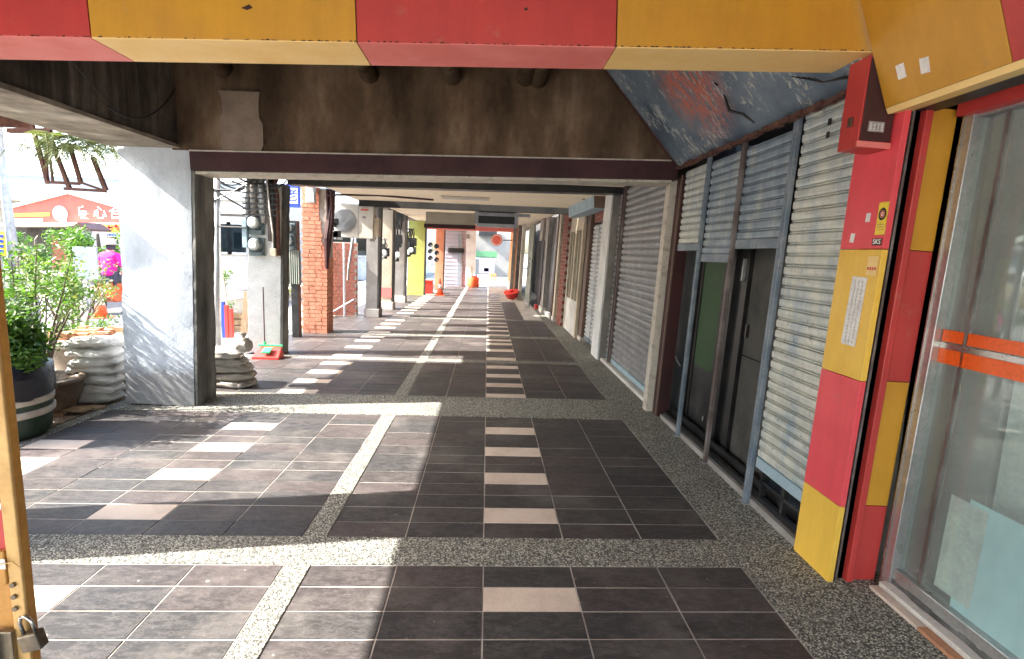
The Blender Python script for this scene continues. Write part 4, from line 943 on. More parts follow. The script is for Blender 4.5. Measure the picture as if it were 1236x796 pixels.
# tree across the road behind shrubs
tr = thing('street_tree', 'leafy street tree before the red gabled shop', 'tree', (-15.5, 22.0, -.1)); MB().tube([(0, 0, 0), (.1, 0, 1.0), (0, .1, 1.9)], [.12, .09, .05], 8).build('trunk', 'bark', tr)
tips = [(Vector((random.uniform(-1.9, 1.9), random.uniform(-.8, .8), random.uniform(.5, 1.9))), .5) for k in range(14)]
leaves('crown', 'leaf_bright', tr, tips, 3600, .16, 41)
tr = thing('street_tree', 'low spreading tree left of the gabled shop emblem', 'tree', (-19.5, 24.0, -.1)); MB().tube([(0, 0, 0), (.1, 0, 1.0), (0, .1, 1.6)], [.12, .09, .05], 8).build('trunk', 'bark', tr)
tips = [(Vector((random.uniform(-1.9, 1.9), random.uniform(-.8, .8), random.uniform(.4, 1.6))), .5) for k in range(12)]
leaves('crown', 'leaf_dark', tr, tips, 2600, .16, 42)
# hanging fern from the canopy rack
fr = thing('hanging_fern', 'pale green feathery fern hanging over the rusty rack', 'plant', tuple(at(106, 178, 5.4))); rnd = random.Random(11); mb = MB(); fm = MB()
for k in range(64):
    a = rnd.uniform(0, 6.28); L = rnd.uniform(.26, .52); base = Vector((rnd.uniform(-.5, .12), rnd.uniform(-.12, .12), rnd.uniform(-.06, .10)))
    pts = [base+Vector((math.cos(a)*L*f, math.sin(a)*L*f*.6, .10*math.sin(f*2)-.45*L*f*f*1.4)) for f in (0, .25, .5, .75, 1)]
    fm.tube(pts, .003, 4, False)
    for f in range(4):
        for s_ in range(5):
            p = pts[f].lerp(pts[f+1], s_/5); d = (pts[f+1]-pts[f]).normalized(); sd2 = d.cross(Vector((0, 0, 1))).normalized()
            for sg in (-1, 1):
                e = p+sd2*sg*.055*(1.1-f*.2)+d*.03-Vector((0, 0, .012)); mb.add([p, p+d*.012, e+d*.004, e], [(0, 1, 2, 3)])
me = bpy.data.meshes.new('fronds'); me.from_pydata(mb.v, [], mb.f); me.materials.append(M['leaf_dry']); o = bpy.data.objects.new('fronds', me); COL.objects.link(o); o.parent = fr; stuff(o)
fm.build('stalks', 'leaf_dry', fr)
# rusty rack under a street-side canopy
RK = thing('rusty_rack', 'rusty angle-iron rack hanging from the street canopy', 'rack', (0, 5.6, 0))
def bar(a, b, r=.018, y=5.6, mt='rust'):
    p, q = at(a[0], a[1], y), at(b[0], b[1], y); p.y -= 5.6; q.y -= 5.6
    MB().tube([p, q], r, 4).build('bar', mt, RK)
for a, b, r in [((38, 148), (58, 222), .022), ((55, 150), (57, 221), .016), ((62, 170), (84, 228), .022), ((84, 175), (98, 222), .022), ((112, 190), (128, 230), .024), ((56, 220), (96, 222), .018), ((78, 228), (128, 231), .018), ((56, 150), (64, 222), .012), ((10, 158), (62, 158), .03), ((96, 220), (128, 231), .014)]:
    bar(a, b, r)
CN = thing('shade_canopy', 'added corrugated canopy over the street, out of view, shading the floor', 'canopy', (-3.46, 3.65, 3.2))  # unseen canopy added to cast the floor shadow beyond the big column
mb = MB(); 
for k in range(28):
    y = 1.6+k*.06
    mb.add([(0, y, .1), (-2.45, y, 0), (-2.45, y+.06, 0), (0, y+.06, .1), (0, y+.03, .125), (-2.45, y+.03, .025)], [(0, 1, 5, 4), (4, 5, 2, 3)])
mb.build('corrugated_sheet', 'rust', CN)
for y in (1.6, 2.4, 3.22): box('bracket', 'rust', -2.47, 0, y, y+.03, -.03, .0, CN)
CN2 = thing('corrugated_canopy', 'rusty corrugated canopy edge at the upper left corner', 'canopy', (-4.65, 5.0, 2.80))
mb = MB()
for k in range(14):
    x = -k*.055-.1; mb.add([(x, -.1, .06), (x-.055, -.1, .06), (x-.055, 1.0, .0), (x, 1.0, .0), (x-.027, -.1, .085), (x-.027, 1.0, .025)], [(0, 4, 5, 3), (4, 1, 2, 5)])
mb.build('corrugated_sheet', 'rust', CN2); box('end_bracket', 'rust', -.75, -.1, .94, .97, -.09, .0, CN2)

# terracotta trough, cone, person on a scooter
t = thing('terracotta_trough', 'broad terracotta planter bowl behind the sacks', 'planter', (-4.55, 6.3, -.02)); MB().lathe([(.3, 0), (.38, .2), (.45, .42), (.48, .44), (.48, .5), (.42, .5), (.40, .45)], n=28).build('bowl', 'brownpot', t, smooth=True); MB().lathe([(.475, .43), (.49, .45), (.49, .505), (.42, .51)], n=28).build('rim', 'beige', t, smooth=True)
mb = MB(); rnd = random.Random(3)
for k in range(60): 
    x, y = rnd.gauss(0, .17), rnd.gauss(0, .17); s_ = rnd.uniform(.03, .07); mb.box(x-s_, x+s_, y-s_*.6, y+s_*.6, .46, .5+rnd.uniform(0, .09))
stuff(mb.build('clay_rubble', 'terracotta', t))
def cone(label, loc, h=.7, grp='traffic cones'):
    t = thing('traffic_cone', label, 'traffic cone', loc, group=grp); box('base', 'cone', -h*.27, h*.27, -h*.27, h*.27, 0, h*.05, t, .006)
    MB().lathe([(h*.2, h*.05), (h*.135, h*.42)], n=18).build('lower_cone', 'cone', t, smooth=True); MB().lathe([(h*.137, h*.42), (h*.085, h*.68)], n=18).build('white_sleeve', 'sign_white', t, smooth=True)
    MB().lathe([(h*.083, h*.68), (h*.035, h*.97), (h*.03, h)], n=18).build('tip', 'cone', t, smooth=True); return t
p = at(122, 384, 8.2); cone('orange traffic cone behind the sacks by the road', (p.x, 8.2, p.z), .47)
p = fl(531, 357); cone('far traffic cone between the yellow column and the grey shutters', (p.x, p.y, 0), .62)
# scooter rider
def skin_body(name, pts, edges_, radii, mat, parent, sub=1):
    me = bpy.data.meshes.new(name); me.from_pydata(pts, edges_, []); o = bpy.data.objects.new(name, me); COL.objects.link(o); o.parent = parent; me.materials.append(M[mat])
    s = o.modifiers.new('skin', 'SKIN'); sl = me.skin_vertices[0].data
    for i, r in enumerate(radii): sl[i].radius = (r, r) if not isinstance(r, tuple) else r
    sl[0].use_root = True
    u = o.modifiers.new('sub', 'SUBSURF'); u.levels = u.render_levels = sub
    return o
PX, PY = at(139, 378, 13.4).x, 13.4
gz = -.15
MS = thing('motor_scooter', 'orange and white motor scooter out on the road', 'scooter', (PX, PY, gz))
MB().tube([(0, -.62, .22), (0, -.62, .22+1e-4)], .01, 4)
for y in (-.55, .62):
    o = MB().lathe([(.10, -.045), (.22, -.05), (.245, 0), (.22, .05), (.10, .045)], n=22).build('wheel', 'tyre', MS, smooth=True); o.rotation_euler = (0, R(90), 0); o.location = (0, y, .245)
MB().prism([(-.55, .42), (-.62, .62), (-.2, .74), (.12, .70), (.2, .36), (.45, .30), (.52, .8), (.46, .95), (.58, .92), (.66, .5), (.5, .22), (-.1, .24)], -.13, .13, 'x').build('body_shell', 'cone', MS, bevel=.03)
box('tail_panel', 'sign_white', -.15, .15, -.66, -.56, .42, .60, MS, .02); box('seat', 'darkcloth', -.13, .13, -.55, .15, .72, .80, MS, .03); MB().tube([(-.32, .42, 1.02), (0, .5, 1.0), (.32, .42, 1.02)], .016, 6).build('handlebar', 'black', MS); box('number_plate', 'sign_white', -.1, .1, -.68, -.665, .36, .45, MS)
PR = thing('person', 'person in a magenta top and sun hat riding the scooter', 'person', (PX, PY-.12, gz))
# pelvis, chest, neck, head base; legs; arms
P_ = [(0, 0, .84), (0, .02, 1.02), (0, .06, 1.24), (0, .10, 1.38), (0, .13, 1.46), (0, .15, 1.56), (0, .15, 1.65),
      (.16, .08, 1.36), (.27, .08, 1.14), (.27, .34, 1.06), (.27, .46, 1.05), (-.16, .08, 1.36), (-.30, .06, 1.14), (-.29, .34, 1.06), (-.28, .46, 1.05),
      (.12, .06, .82), (.17, .42, .78), (.15, .36, .40), (.15, .46, .34), (-.12, .06, .82), (-.17, .42, .78), (-.15, .36, .40), (-.15, .46, .34)]
E_ = [(0, 1), (1, 2), (2, 3), (3, 4), (4, 5), (5, 6), (3, 7), (7, 8), (8, 9), (9, 10), (3, 11), (11, 12), (12, 13), (13, 14), (0, 15), (15, 16), (16, 17), (17, 18), (0, 19), (19, 20), (20, 21), (21, 22)]
R_ = [.15, .13, .15, .12, .055, .09, .085, .065, .05, .038, .04, .065, .05, .038, .04, .10, .075, .05, .045, .10, .075, .05, .045]
skin_body('body', P_, E_, R_, 'skin', PR, 2)
T_ = P_[:4]+[P_[4]]+[P_[7], P_[8], (.27, .26, 1.08)]+[P_[11], P_[12], (-.29, .26, 1.08)]
skin_body('magenta_top', T_, [(0, 1), (1, 2), (2, 3), (3, 4), (3, 5), (5, 6), (6, 7), (3, 8), (8, 9), (9, 10)], [.175, .16, .185, .145, .06, .09, .075, .06, .09, .075, .06], 'magenta', PR, 2)
skin_body('dark_trousers', [P_[0], P_[15], P_[16], P_[17], P_[19], P_[20], P_[21]], [(0, 1), (1, 2), (2, 3), (0, 4), (4, 5), (5, 6)], [.175, .12, .095, .07, .12, .095, .07], 'darkcloth', PR, 2)
MB().lathe([(.19, 1.62), (.11, 1.66), (.10, 1.74), (.05, 1.78)], (0, .15, 0), 20).build('sun_hat', 'beige', PR, smooth=True); MB().lathe([(.085, 1.50), (.10, 1.57), (.09, 1.64)], (0, .135, 0), 14).build('hair', 'darkcloth', PR, smooth=True)
# blue board and low things between shrubs
p = at(103, 316, 9.5); t = thing('blue_board', 'small blue-grey board among the shrubs', 'board', (p.x, 9.5, p.z-.5)); box('board', 'bluegrey_wall', -.2, .2, 0, .03, .2, .75, t, .004); MB().tube([(.0, .04, -.9), (.0, .04, .5)], .02, 6).build('stake', 'steel', t)
p = at(75, 340, 8.6); t = thing('white_barrel', 'white plastic drum half hidden by the shrubs', 'barrel', (p.x, 8.6, -.05)); MB().lathe([(.25, 0), (.28, .05), (.28, .35), (.27, .37), (.28, .39), (.28, .75), (.22, .8)], n=22).build('drum', 'white', t, smooth=True); MB().lathe([(.2, .80), (.2, .83)], n=18).build('lid', 'lightblue_box', t)

# things in the gap right of big column
p = at(276, 404, 9.6)
for i, (px0, px1, top, mt, lb) in enumerate([(268, 264, 325, 'beige', 'pale board leaning behind the grey post'), (284, 297, 352, 'plank', 'brown plank leaning to the right behind the grey post')]):
    a, b = at(px0+10, 404, 9.4+.1*i), at(px1+4, top, 9.5+.1*i)
    d = b-a; o = box('leaning_board', mt, -.05, .05, -.012, .012, 0, d.length, None, .003); o.location = a; o.rotation_euler = (0, math.atan2(d.x, d.z), 0); tag(o, lb, 'board', 'boards leaning behind the grey post')
for i, (px, mt, lb) in enumerate([(271, 'blue_sign', 'short blue painted stake by the leaning boards'), (275, 'redplastic', 'short red painted stake, left of two by the leaning boards'), (280, 'redplastic', 'short red painted stake, right of two by the leaning boards')]):
    a = at(px, 408, 9.1); o = box('painted_stake', mt, -.028, .028, -.03, .03, 0, .62-.06*i, None, .004); o.location = (a.x, 9.1, a.z); tag(o, lb, 'stake', 'painted stakes')
t = thing('low_wall', 'low whitewashed wall along the pavement behind the posts', 'wall', (-5.8, 9.9, -.02)); box('wall', 'white', -.1, .1, 0, 8, 0, .35, t, .01); box('coping', 'offwhite', -.13, .13, -.02, 8.02, .352, .39, t)
t = thing('timber_crate', 'rough wooden planter crate behind the painted stakes', 'crate', (-4.4, 9.9, -.02))
for k in range(3): box('side_board', 'plank', -.45, .45, 0, .02, .02+k*.12, .12+k*.12, t)
for x in (-.45, .41): box('corner_post', 'plank', x, x+.04, .021, .06, 0, .42, t)
box('soil', 'dirt', -.44, .44, .03, .4, 0, .3, t)

# ================================================================== bay D-F, left side
AC = thing('air_conditioner', 'white outdoor air-conditioning unit hung between the pillars', 'air conditioner', (-2.75, 11.0, 1.80), (0, .02, 0))
box('casing', 'plastic_white', -.42, .42, 0, .32, 0, .66, AC, .012)
ring_ = MB(); k = 28
o = MB().lathe([(.25, 0), (.25, .006), (.235, .01)], n=28).build('fan_shroud', 'offwhite', AC); o.rotation_euler = (R(90), 0, 0); o.location = (-.16, 0, .33)
o = MB().lathe([(.23, 0), (.23, .003)], n=28).build('fan_opening', 'grille', AC); o.rotation_euler = (R(90), 0, 0); o.location = (-.16, -.0105, .33)
g_ = MB()
for r in (.04, .065, .09, .115, .14, .165, .19, .215): g_.tube([(-.16+r*math.cos(2*math.pi*i/20), -.018, .33+r*math.sin(2*math.pi*i/20)) for i in range(21)], .0035, 4, False)
g_.build('fan_grille', 'steel', AC); box('panel_seam', 'grille', .115, .12, -.003, 0, .02, .64, AC); box('red_label', 'sign_red', .17, .32, -.003, 0, .55, .58, AC); box('small_label', 'ink', .2, .27, -.003, 0, .40, .44, AC)
for x in (-.35, .33): box('bracket', 'steel', x, x+.04, -.05, .45, -.05, -.003, AC)
box('side_box', 'beige', .425, .52, .02, .28, .05, .42, AC)
jb = MB()
for k in range(12):
    c = Vector((-3.0+random.uniform(-.08, .12), 10.6, 1.95+random.uniform(-.15, .25))); s_ = random.uniform(.03, .07); jb.box(c.x-s_, c.x+s_, c.y-.03, c.y+.03, c.z-s_, c.z+s_)
tag(jb.build('junction_cluster', 'black'), 'cluster of black junction boxes before the fan of the air conditioner', 'junction boxes')
def wcol(name, label, pxa, pxb, ybase, Y, mt, z1=2.6, plinth=None, band=None, depth=.35, grp='columns along the street side'):
    a, b = at(pxa, ybase, Y), at(pxb, ybase, Y)
    t = thing(name, label, 'column', (b.x, Y, 0), (0, LEAN*.5, 0), grp); rough_box('shaft', mt, a.x-b.x, 0, 0, depth, 0, z1, t, .006, .14)
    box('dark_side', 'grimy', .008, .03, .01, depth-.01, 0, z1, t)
    if plinth: box('plinth', plinth, a.x-b.x-.03, .05, -.04, depth+.02, 0, .2, t, .01)
    if band: box('paint_band', band, a.x-b.x-.012, .0075, -.013, -.0085, .32, .58, t)
    return t
wcol('grey_column', 'grey concrete column on a square plinth right under the air conditioner', 441, 455, 383, 12.5, 'grey_col', plinth='grey_col')
wcol('cream_column', 'cream column with a faded red band near its foot', 459, 472, 372, 14.2, 'beige', plinth='offwhite', band='soffit_red')
wcol('mauve_column', 'mauve-grey column with black meters and cables above', 475, 487, 366, 16.2, 'grey_col', plinth='offwhite')
wcol('yellow_column', 'lime-yellow painted column near the far end', 491, 511, 357, 19, 'lime')
wcol('salmon_column', 'salmon column with rows of dark meters at the far end', 524, 534, 350, 22, 'salmon', z1=2.9)
# brick wall strip behind AC and posts
t = thing('brick_wall_strip', 'low brick wall with yellow and white posts under the air conditioner', 'wall', (-3.35, 12.6, 0)); box('mortar', 'mortar', -.37, .28, .012, .2, 0, 1.72, t)
for r in range(20):
    for k in range(3): inst('brick', bpy.data.meshes['brick.001'], t, (-.36+k*.21+(r % 2)*.05-.02, 0, .01+r*.085), (0, 0, 0), (1.95, 1, .74))
t2 = thing('yellow_post', 'yellow post against the brick wall under the air conditioner', 'post', (-3.62, 12.4, 0)); box('shaft', 'sign_yellow', -.05, .05, -.05, .05, 0, 1.75, t2); box('cap', 'offwhite', -.06, .06, -.06, .06, 1.751, 1.78, t2)
t2 = thing('white_pipe', 'thin white pipe running down the brick wall', 'pipe', (-3.30, 12.45, 0)); MB().tube([(0, 0, 0), (0, 0, 1.7)], .025, 8).build('pipe', 'white', t2); box('clip', 'steel', -.035, .035, -.03, .03, 1.0, 1.03, t2)
t2 = thing('steel_strut', 'slanting steel strut below the air conditioner', 'strut', (-2.98, 11.6, 0)); MB().tube([(.1, 0, 1.8), (.0, 0, 1.15)], .03, 8).build('strut', 'steel', t2); MB().tube([(.0, 0, 1.15), (-.02, 0, .9)], .022, 8).build('tail', 'grey_col', t2)
t2 = thing('white_rod', 'white rod leaning low against the grey column', 'rod', (-3.25, 11.3, 0)); MB().tube([(-.15, 0, .15), (.45, 0, .52)], .014, 6).build('rod', 'white', t2); MB().tube([(-.15, 0, .15), (-.17, 0, .0)], .012, 6).build('foot', 'steel', t2)
# black cable and meter masses on far columns
def cluster(label, pxs, Y, n, seed):
    rnd = random.Random(seed); t = thing('meter_cluster', label, 'meters', (0, Y, 0), group='black meter clusters on the far columns'); x0, y0, x1, y1 = pxs; bmx, cbx = MB(), MB()
    for k in range(n):
        p = at(rnd.uniform(x0, x1), rnd.uniform(y0, y1), Y); s_ = rnd.uniform(.06, .13); bmx.box(p.x-s_, p.x+s_, -.06-rnd.random()*.12, 0, p.z-s_, p.z+s_)
        q = at(rnd.uniform(x0, x1), y0-12, Y); cbx.tube([(p.x, -.03, p.z), (p.x*.5+q.x*.5+rnd.uniform(-.1, .1), -.05, (p.z+q.z)/2), (q.x, 0, q.z)], .014, 5)
    bmx.build('meter_boxes', 'black', t); cbx.build('cables', 'black', t)
    for k in range(3):
        p = at(x0+(x1-x0)*(.2+.3*k), y1+2-3*k, Y); o = MB().lathe([(.09, 0), (.09, .05), (.06, .07)], n=14).build('meter_dial', 'meter_glass', t); o.location = (p.x, -.12, p.z); o.rotation_euler = (R(90), 0, 0)
cluster('black meters and cables high between the cream and yellow columns', (470, 262, 484, 312), 15.9, 24, 1)
cluster('black meter box cluster bulging over the yellow column', (486, 288, 500, 306), 18.4, 16, 2)
cluster('pale meters on a dark board above the cream column', (457, 300, 467, 310), 13.9, 5, 3)
t = thing('meter_board', 'board of six dark round meters on the salmon column', 'meters', (0, 21.7, 0))
for r in range(3):
    for c_ in range(2):
        p = at(519.5+c_*7.5, 295.5+r*8+c_*2, 21.7); o = MB().lathe([(.10, 0), (.10, .09), (.085, .1), (.07, .1), (.06, .09)], n=14).build('meter', 'black', t); o.location = (p.x, 0, p.z); o.rotation_euler = (R(90), 0, 0)
# red box, barrel, bowl
def pbox(name, label, cat, px0, py0, px1, py1, Y, mt, d=.4, group=None, bevel=.01):
    a, b = at(px0, py1, Y), at(px1, py0, Y); t = thing(name, label, cat, (0, Y, 0), group=group); box('body', mt, a.x, b.x, 0, d, a.z, b.z, t, bevel); return t, a, b
t, a, b = pbox('red_crate', 'red crate beside the yellow column', 'crate', 512, 340, 522, 355, 20, 'redplastic'); box('rim', 'sign_red', a.x-.02, b.x+.02, -.02, .42, b.z-.001, b.z+.04, t)
p = fl(571, 347); t = thing('orange_barrel', 'orange-red barrel standing at the far end of the passage', 'barrel', (p.x, p.y, 0)); MB().lathe([(.24, 0), (.27, .05), (.27, .42), (.26, .45)], n=20).build('drum', 'cone', t, smooth=True); MB().lathe([(.2, .452), (.21, .5), (.12, .52)], n=20).build('lid', 'redplastic', t, smooth=True); MB().tube([(-.08, 0, .5), (-.1, 0, .95)], .05, 8).build('bottle', 'beige', t)
p = fl(618, 362); t = thing('red_basin', 'red plastic basin tipped on the floor at the far right', 'basin', (p.x, p.y, 0)); o = MB().lathe([(.12, 0), (.18, .03), (.26, .22), (.28, .23), (.28, .245), (.24, .24)], n=24).build('bowl', 'redplastic', t, smooth=True); o.rotation_euler = (.25, -.15, 0); o.location = (0, 0, .05); o = MB().lathe([(.10, 0), (.12, .06), (.06, .09)], n=16).build('cup', 'redplastic', t, smooth=True); o.location = (-.05, .0, .26)
# far end wall and backdrop
t, a, b = pbox('grey_shutter_wall', 'lilac-grey rolling shutter closing half of the far end', 'shutter', 535, 276, 563, 348, 24.5, 'purple', .1, bevel=0)
for k in range(16): box('slat_joint', 'grey_col', a.x+.03, b.x-.03, -.012, -.003, a.z+.2+k*.17, a.z+.215+k*.17, t)
a, b = at(541, 305, 24.4), at(560, 300, 24.4); box('dark_bar', 'black', a.x, b.x, -.2, -.02, a.z, b.z, t); a, b = at(552, 345, 24.4), at(558, 283, 24.4); box('sunlit_jamb', 'bluegrey_wall', a.x, b.x, -.14, -.03, max(0, a.z), b.z, t)
t, a, b = pbox('white_end_wall', 'white wall with a small window at the far end', 'wall', 545, 276, 575, 348, 26, 'white', .2, bevel=0); c_, d_ = at(556, 288, 26), at(567, 283, 26); box('window', 'grey_col', c_.x, d_.x, -.03, -.002, c_.z, d_.z, t)
t, a, b = pbox('pale_far_wall', 'pale sunlit wall across the street end', 'wall', 570, 283, 618, 345, 36, 'grey_lit', .3, bevel=0); c_, d_ = at(578, 285, 35.9), at(600, 279, 35.9); box('dark_eave', 'black', c_.x, d_.x, -.5, -.01, c_.z, d_.z, t)
t, a, b = pbox('green_signboard', 'green signboard over the far stall', 'sign', 571, 304, 600, 311, 33, 'far_green', .2, bevel=0); c_, d_ = at(574, 313, 32.9), at(598, 311, 32.9); box('valance', 'sign_white', c_.x, d_.x, 0, .05, c_.z, d_.z, t)
t, a, b = pbox('lilac_poster_board', 'lilac poster board below the green sign', 'board', 578, 314, 597, 330, 31, 'purple', .1, bevel=0); c_, d_ = at(584, 328, 30.9), at(590, 324, 30.9); box('dark_picture', 'blue_sign', c_.x, d_.x, 0, .02, c_.z, d_.z, t)
t, a, b = pbox('stall_table', 'low white stall table at the far street end', 'table', 576, 333, 592, 337, 29, 'sign_white', .8, bevel=0)
for x in (a.x+.05, b.x-.1): box('leg', 'steel', x, x+.05, .05, .1, -.15, a.z, t)
for i, px in enumerate((592, 597)):
    t, a, b = pbox('orange_stool', ['orange stool, left of the pair beside the stall table', 'orange stool, right of the pair beside the stall table'][i], 'stool', px-2, 331, px+2, 333, 28, 'orange', .3, 'far orange stools', 0)
    for x in (a.x, b.x-.04): box('leg', 'orange', x, x+.04, .0, .04, -.15, a.z, t)
NS = thing('round_sign', 'round red sign on an arm near the far orange wall', 'sign', (0, 23, 0)); p = at(599.5, 290, 23)
o = MB().lathe([(.25, 0), (.25, .03)], n=28).build('disc', 'soffit_red', NS); o.location = tuple(Vector((p.x, 0, p.z))); o.rotation_euler = (R(90), 0, 0)
for r0, r1, mt, y in ((.19, .22, 'sign_white', -.034), (.01, .07, 'soffit_red', -.034)):
    mb = MB(); k = 24
    for i in range(k):
        a = 2*math.pi*i/k; mb.v += [(p.x+r0*math.cos(a), y, p.z+r0*math.sin(a)), (p.x+r1*math.cos(a), y, p.z+r1*math.sin(a))]
    for i in range(k): mb.f.append((2*i, 2*i+1, (2*i+3) % (2*k), (2*i+2) % (2*k)))
    mb.build('ring_mark', mt, NS)
MB().tube([(p.x+.27, 0, p.z), (p.x+.75, 0, p.z+.02)], .02, 6).build('arm', 'black', NS)
t, a, b = pbox('header_beam', 'pinkish header beam across the far end of the passage', 'beam', 512, 272, 625, 276.5, 20.5, 'soffit_red', .2, bevel=0)
# blue sign with a white character
t = thing('blue_sign', 'blue hanging sign with one white character', 'sign', (0, 11, 0)); a, b = at(338, 250, 11), at(361, 223, 11); box('panel', 'blue_sign', a.x, b.x, 0, .06, a.z, b.z, t, .01); cx, cz = (a.x+b.x)/2+.03, (a.z+b.z)/2
box('white_field', 'sign_white', cx-.12, cx+.13, -.006, -.0005, cz-.15, cz+.15, t); text('老', .26, 'blue_sign', t, (cx+.005, -.008, cz), (R(90), 0, 0)); 
text('R', .07, 'sign_white', t, (a.x+.045, -.003, cz+.08), (R(90), 0, 0)) if False else None
mb = MB()
for k in range(3): mb.box(a.x+.025, a.x+.06, -.003, -.0005, cz-.12+k*.08, cz-.07+k*.08)
mb.build('side_marks', 'sign_white', t); MB().tube([(cx, .03, b.z), (cx, .03, b.z+.35)], .015, 6).build('hanger', 'steel', t)

# ================================================================== across the street
SH = thing('gabled_shop', 'shop with a red gabled signboard and white emblem across the street', 'building', (0, 30, 0))
a = lambda x, y, Y=30: at(x, y, Y)
def poly(name, mt, pix, y0, y1, parent, Y=30):
    mb = MB(); mb.prism([(at(*q, Y).x, at(*q, Y).z) for q in pix], y0, y1, 'y'); return mb.build(name, mt, parent)
poly('signboard', 'sign_red', [(8, 270), (8, 253), (83, 234), (160, 256), (160, 270)], 0, .2, SH)
poly('white_verge', 'sign_white', [(8, 253), (8, 249.5), (83, 230.5), (160, 252), (160, 256), (83, 234)], -.15, .22, SH)
poly('awning', 'offwhite', [(10, 274), (12, 270.5), (158, 270.5), (160, 273.5)], -1.2, -.01, SH)
poly('storefront', 'darkroom', [(12, 345), (12, 274), (158, 274), (158, 345)], .3, 4, SH)
for i, (x0, x1) in enumerate(((60, 78), (84, 110))): poly('brick_bay', 'brick_dark', [(x0, 345), (x0, 284), (x1, 284), (x1, 345)], .15, .29, SH)
p = at(73, 258, 30); 
mb = MB(); mb.prism([(p.x+.37*math.cos(2*math.pi*i/24), p.z+.40*math.sin(2*math.pi*i/24)) for i in range(24)], -.04, -.002, 'y'); mb.build('emblem', 'sign_white', SH); q = at(76, 267, 30); box('emblem_stem', 'sign_white', q.x-.12, q.x+.2, -.038, -.003, q.z-.2, q.z+.3, SH)
for ch, px in (('良', 101), ('心', 121), ('合', 140)):
    p = at(px, 258, 30); text(ch, .72, 'sign_white', SH, (p.x, -.03, p.z), (R(90), 0, 0))
poly('yellow_strip', 'sign_yellow', [(14, 262), (14, 258), (60, 257), (60, 261)], -.03, -.005, SH); poly('white_strip', 'sign_white', [(14, 268), (14, 264.5), (52, 264), (52, 267.5)], -.03, -.005, SH)
YS = thing('yellow_shop_sign', 'yellow shop sign with red marks over a white strip', 'sign', (0, 28, 0)); poly('panel', 'sign_yellow', [(112, 281), (112, 271), (146, 271), (146, 281)], 0, .15, YS, 28); poly('white_strip', 'sign_white', [(112, 286), (112, 281.3), (146, 281.3), (146, 286)], 0, .12, YS, 28)
mb = MB(); rnd = random.Random(8)
for k in range(4):
    p = at(117+k*8, 276, 28); 
    for q in range(6): x, z = p.x+rnd.uniform(-.11, .11), p.z+rnd.uniform(-.15, .15); w, h = (.1, .025) if q % 2 else (.025, .12); mb.box(x-w, x+w, -.02, -.002, z-h, z+h)
mb.build('red_marks', 'sign_red', YS)
mb = MB()
for k in range(9): p = at(115+k*3.5, 283.6, 28); mb.box(p.x-.05, p.x+.05, -.02, -.002, p.z-.06, p.z+.06)
mb.build('blue_marks', 'blue_sign', YS)
for px in (115, 143): p = at(px, 286, 28); box('post', 'steel', p.x-.03, p.x+.03, .02, .08, -.15, p.z, YS)
KS = thing('kiosk', 'lilac kiosk with a small dark red gabled roof', 'kiosk', (0, 26, 0)); poly('walls', 'purple', [(90, 330), (90, 278), (111, 278), (111, 330)], 0, 1.0, KS, 26); poly('roof', 'maroon', [(85, 279), (85, 277), (99, 268.5), (113, 277), (113, 279)], -.2, 1.2, KS, 26); poly('shop_window', 'bluegrey_wall', [(94, 296), (94, 284), (107, 284), (107, 296)], -.03, -.002, KS, 26)
LP = thing('street_lamp', 'tall pale street lamp pole at the left edge', 'street lamp', (0, 14, 0)); p = at(9, 240, 14); q = at(5, 160, 14)
MB().tube([(p.x, 0, -.15), (p.x, 0, 1.5), (p.x-.05, 0, 3.2), (p.x-.02, 0, 4.2), (p.x+.35, 0, 4.65), (p.x+.9, 0, 4.8)], [.12, .11, .085, .06, .05, .045], 12).build('pole', 'steel', LP, smooth=True); box('lamp_head', 'steel', p.x+.85, p.x+1.45, -.12, .12, 4.74, 4.86, LP, .03); MB().lathe([(.22, 0), (.22, .05), (.14, .3)], (p.x, 0, -.15), 16).build('foot', 'grey_col', LP)
t, a_, b_ = pbox('yellow_signboard', 'yellow signboard cut by the left picture edge', 'sign', -30, 280, 5.5, 308, 16, 'sign_yellow', .1, bevel=0); box('post', 'steel', a_.x+.6, a_.x+.68, .02, .08, -.15, a_.z, t)
mb = MB()
for k in range(4): p = at(2, 285+k*6, 16); mb.box(p.x-.05, p.x+.05, -.01, -.001, p.z-.05, p.z+.03)
mb.build('marks', 'blue_sign', t)
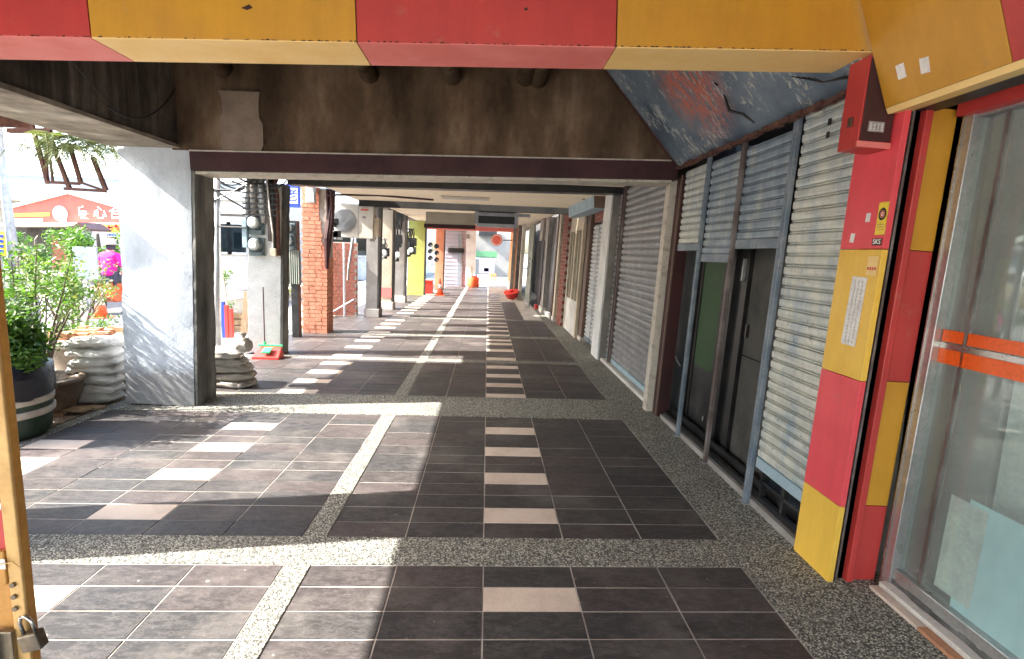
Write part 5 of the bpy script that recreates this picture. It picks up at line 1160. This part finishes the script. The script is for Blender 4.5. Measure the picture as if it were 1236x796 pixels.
# elevated road behind
VI = thing('elevated_road', 'pale elevated road crossing behind the gabled shop', 'viaduct', (0, 60, 0)); z0, z1 = at(70, 244, 60).z, at(70, 208, 60).z
zm = at(70, 236, 60).z
box('deck', 'bluegrey_wall', -110, 60, 0, 9, zm+.1, z1-.5, VI); box('parapet', 'white', -110, 60, -.25, 0, z1-.5, z1+.1, VI); box('lower_band', 'white', -110, 60, -.3, 0, zm-.6, zm+.1, VI); box('girder', 'grey_col', -110, 60, .8, 8, zm-1.6, zm-.61, VI)
for x in range(-100, 60, 22): box('pier', 'offwhite', x, x+2, 2, 5, -.15, zm-1.61, VI)
# buildings filling the street side
def building(label, x0, x1, y0, y1, h, mt, rows, cols_, side='south'):
    t = thing('apartment_building', label, 'building', (0, 0, 0), group='pale buildings across the street'); box('wall', mt, x0, x1, y0, y1, -.15, h, t); box('parapet', 'white', x0-.15, x1+.15, y0-.15, y1+.15, h+.002, h+.5, t)
    for r in range(rows):
        for c_ in range(cols_):
            z = 1.2+r*3; 
            if z+1.4 > h: continue
            if side == 'south':
                x = x0+(x1-x0)*(c_+.5)/cols_; f = box('window_frame', 'white', x-.75, x+.75, y0-.08, y0-.002, z-.1, z+1.4, t); box('pane', 'dark_glass', x-.65, x+.65, y0-.1, y0-.081, z, z+1.3, f)
            else:
                y = y0+(y1-y0)*(c_+.5)/cols_; f = box('window_frame', 'white', x1+.002, x1+.08, y-.75, y+.75, z-.1, z+1.4, t); box('pane', 'dark_glass', x1+.081, x1+.1, y-.65, y+.65, z, z+1.3, f)
    return t
building('white block beyond the gabled shop to the right', -19.0, -12.5, 40, 52, 3.3, 'white', 1, 4)
building('cream building glimpsed between white column and grey post', -13.5, -9.6, 26, 34, 3.6, 'offwhite', 1, 3)
building('pale building right behind the brick pillar', -9.0, -4.2, 30, 40, 4.0, 'white', 1, 3)
building('pale apartment block along the far kerb across the road', -29, -20.5, -14, 14, 8, 'offwhite', 2, 6, 'east')
t = thing('tin_roof', 'grey tin roof edge beyond the white column', 'roof', (0, 20, 0)); p0, p1 = at(262, 256, 20), at(292, 250, 20); box('roof_sheet', 'grey_col', p0.x-3, p1.x+.5, 0, 3, p0.z, p1.z, t); box('fascia', 'white', p0.x-3, p1.x+.5, -.1, -.002, p0.z-.05, p1.z+.1, t)
for x in (p0.x-2.5, p1.x): box('post', 'steel', x, x+.08, .2, .28, -.15, p0.z, t)
t = thing('parked_truck_box', 'green tarpaulin screen behind the corrugated meter post', 'screen', (0, 13.5, 0)) if False else None
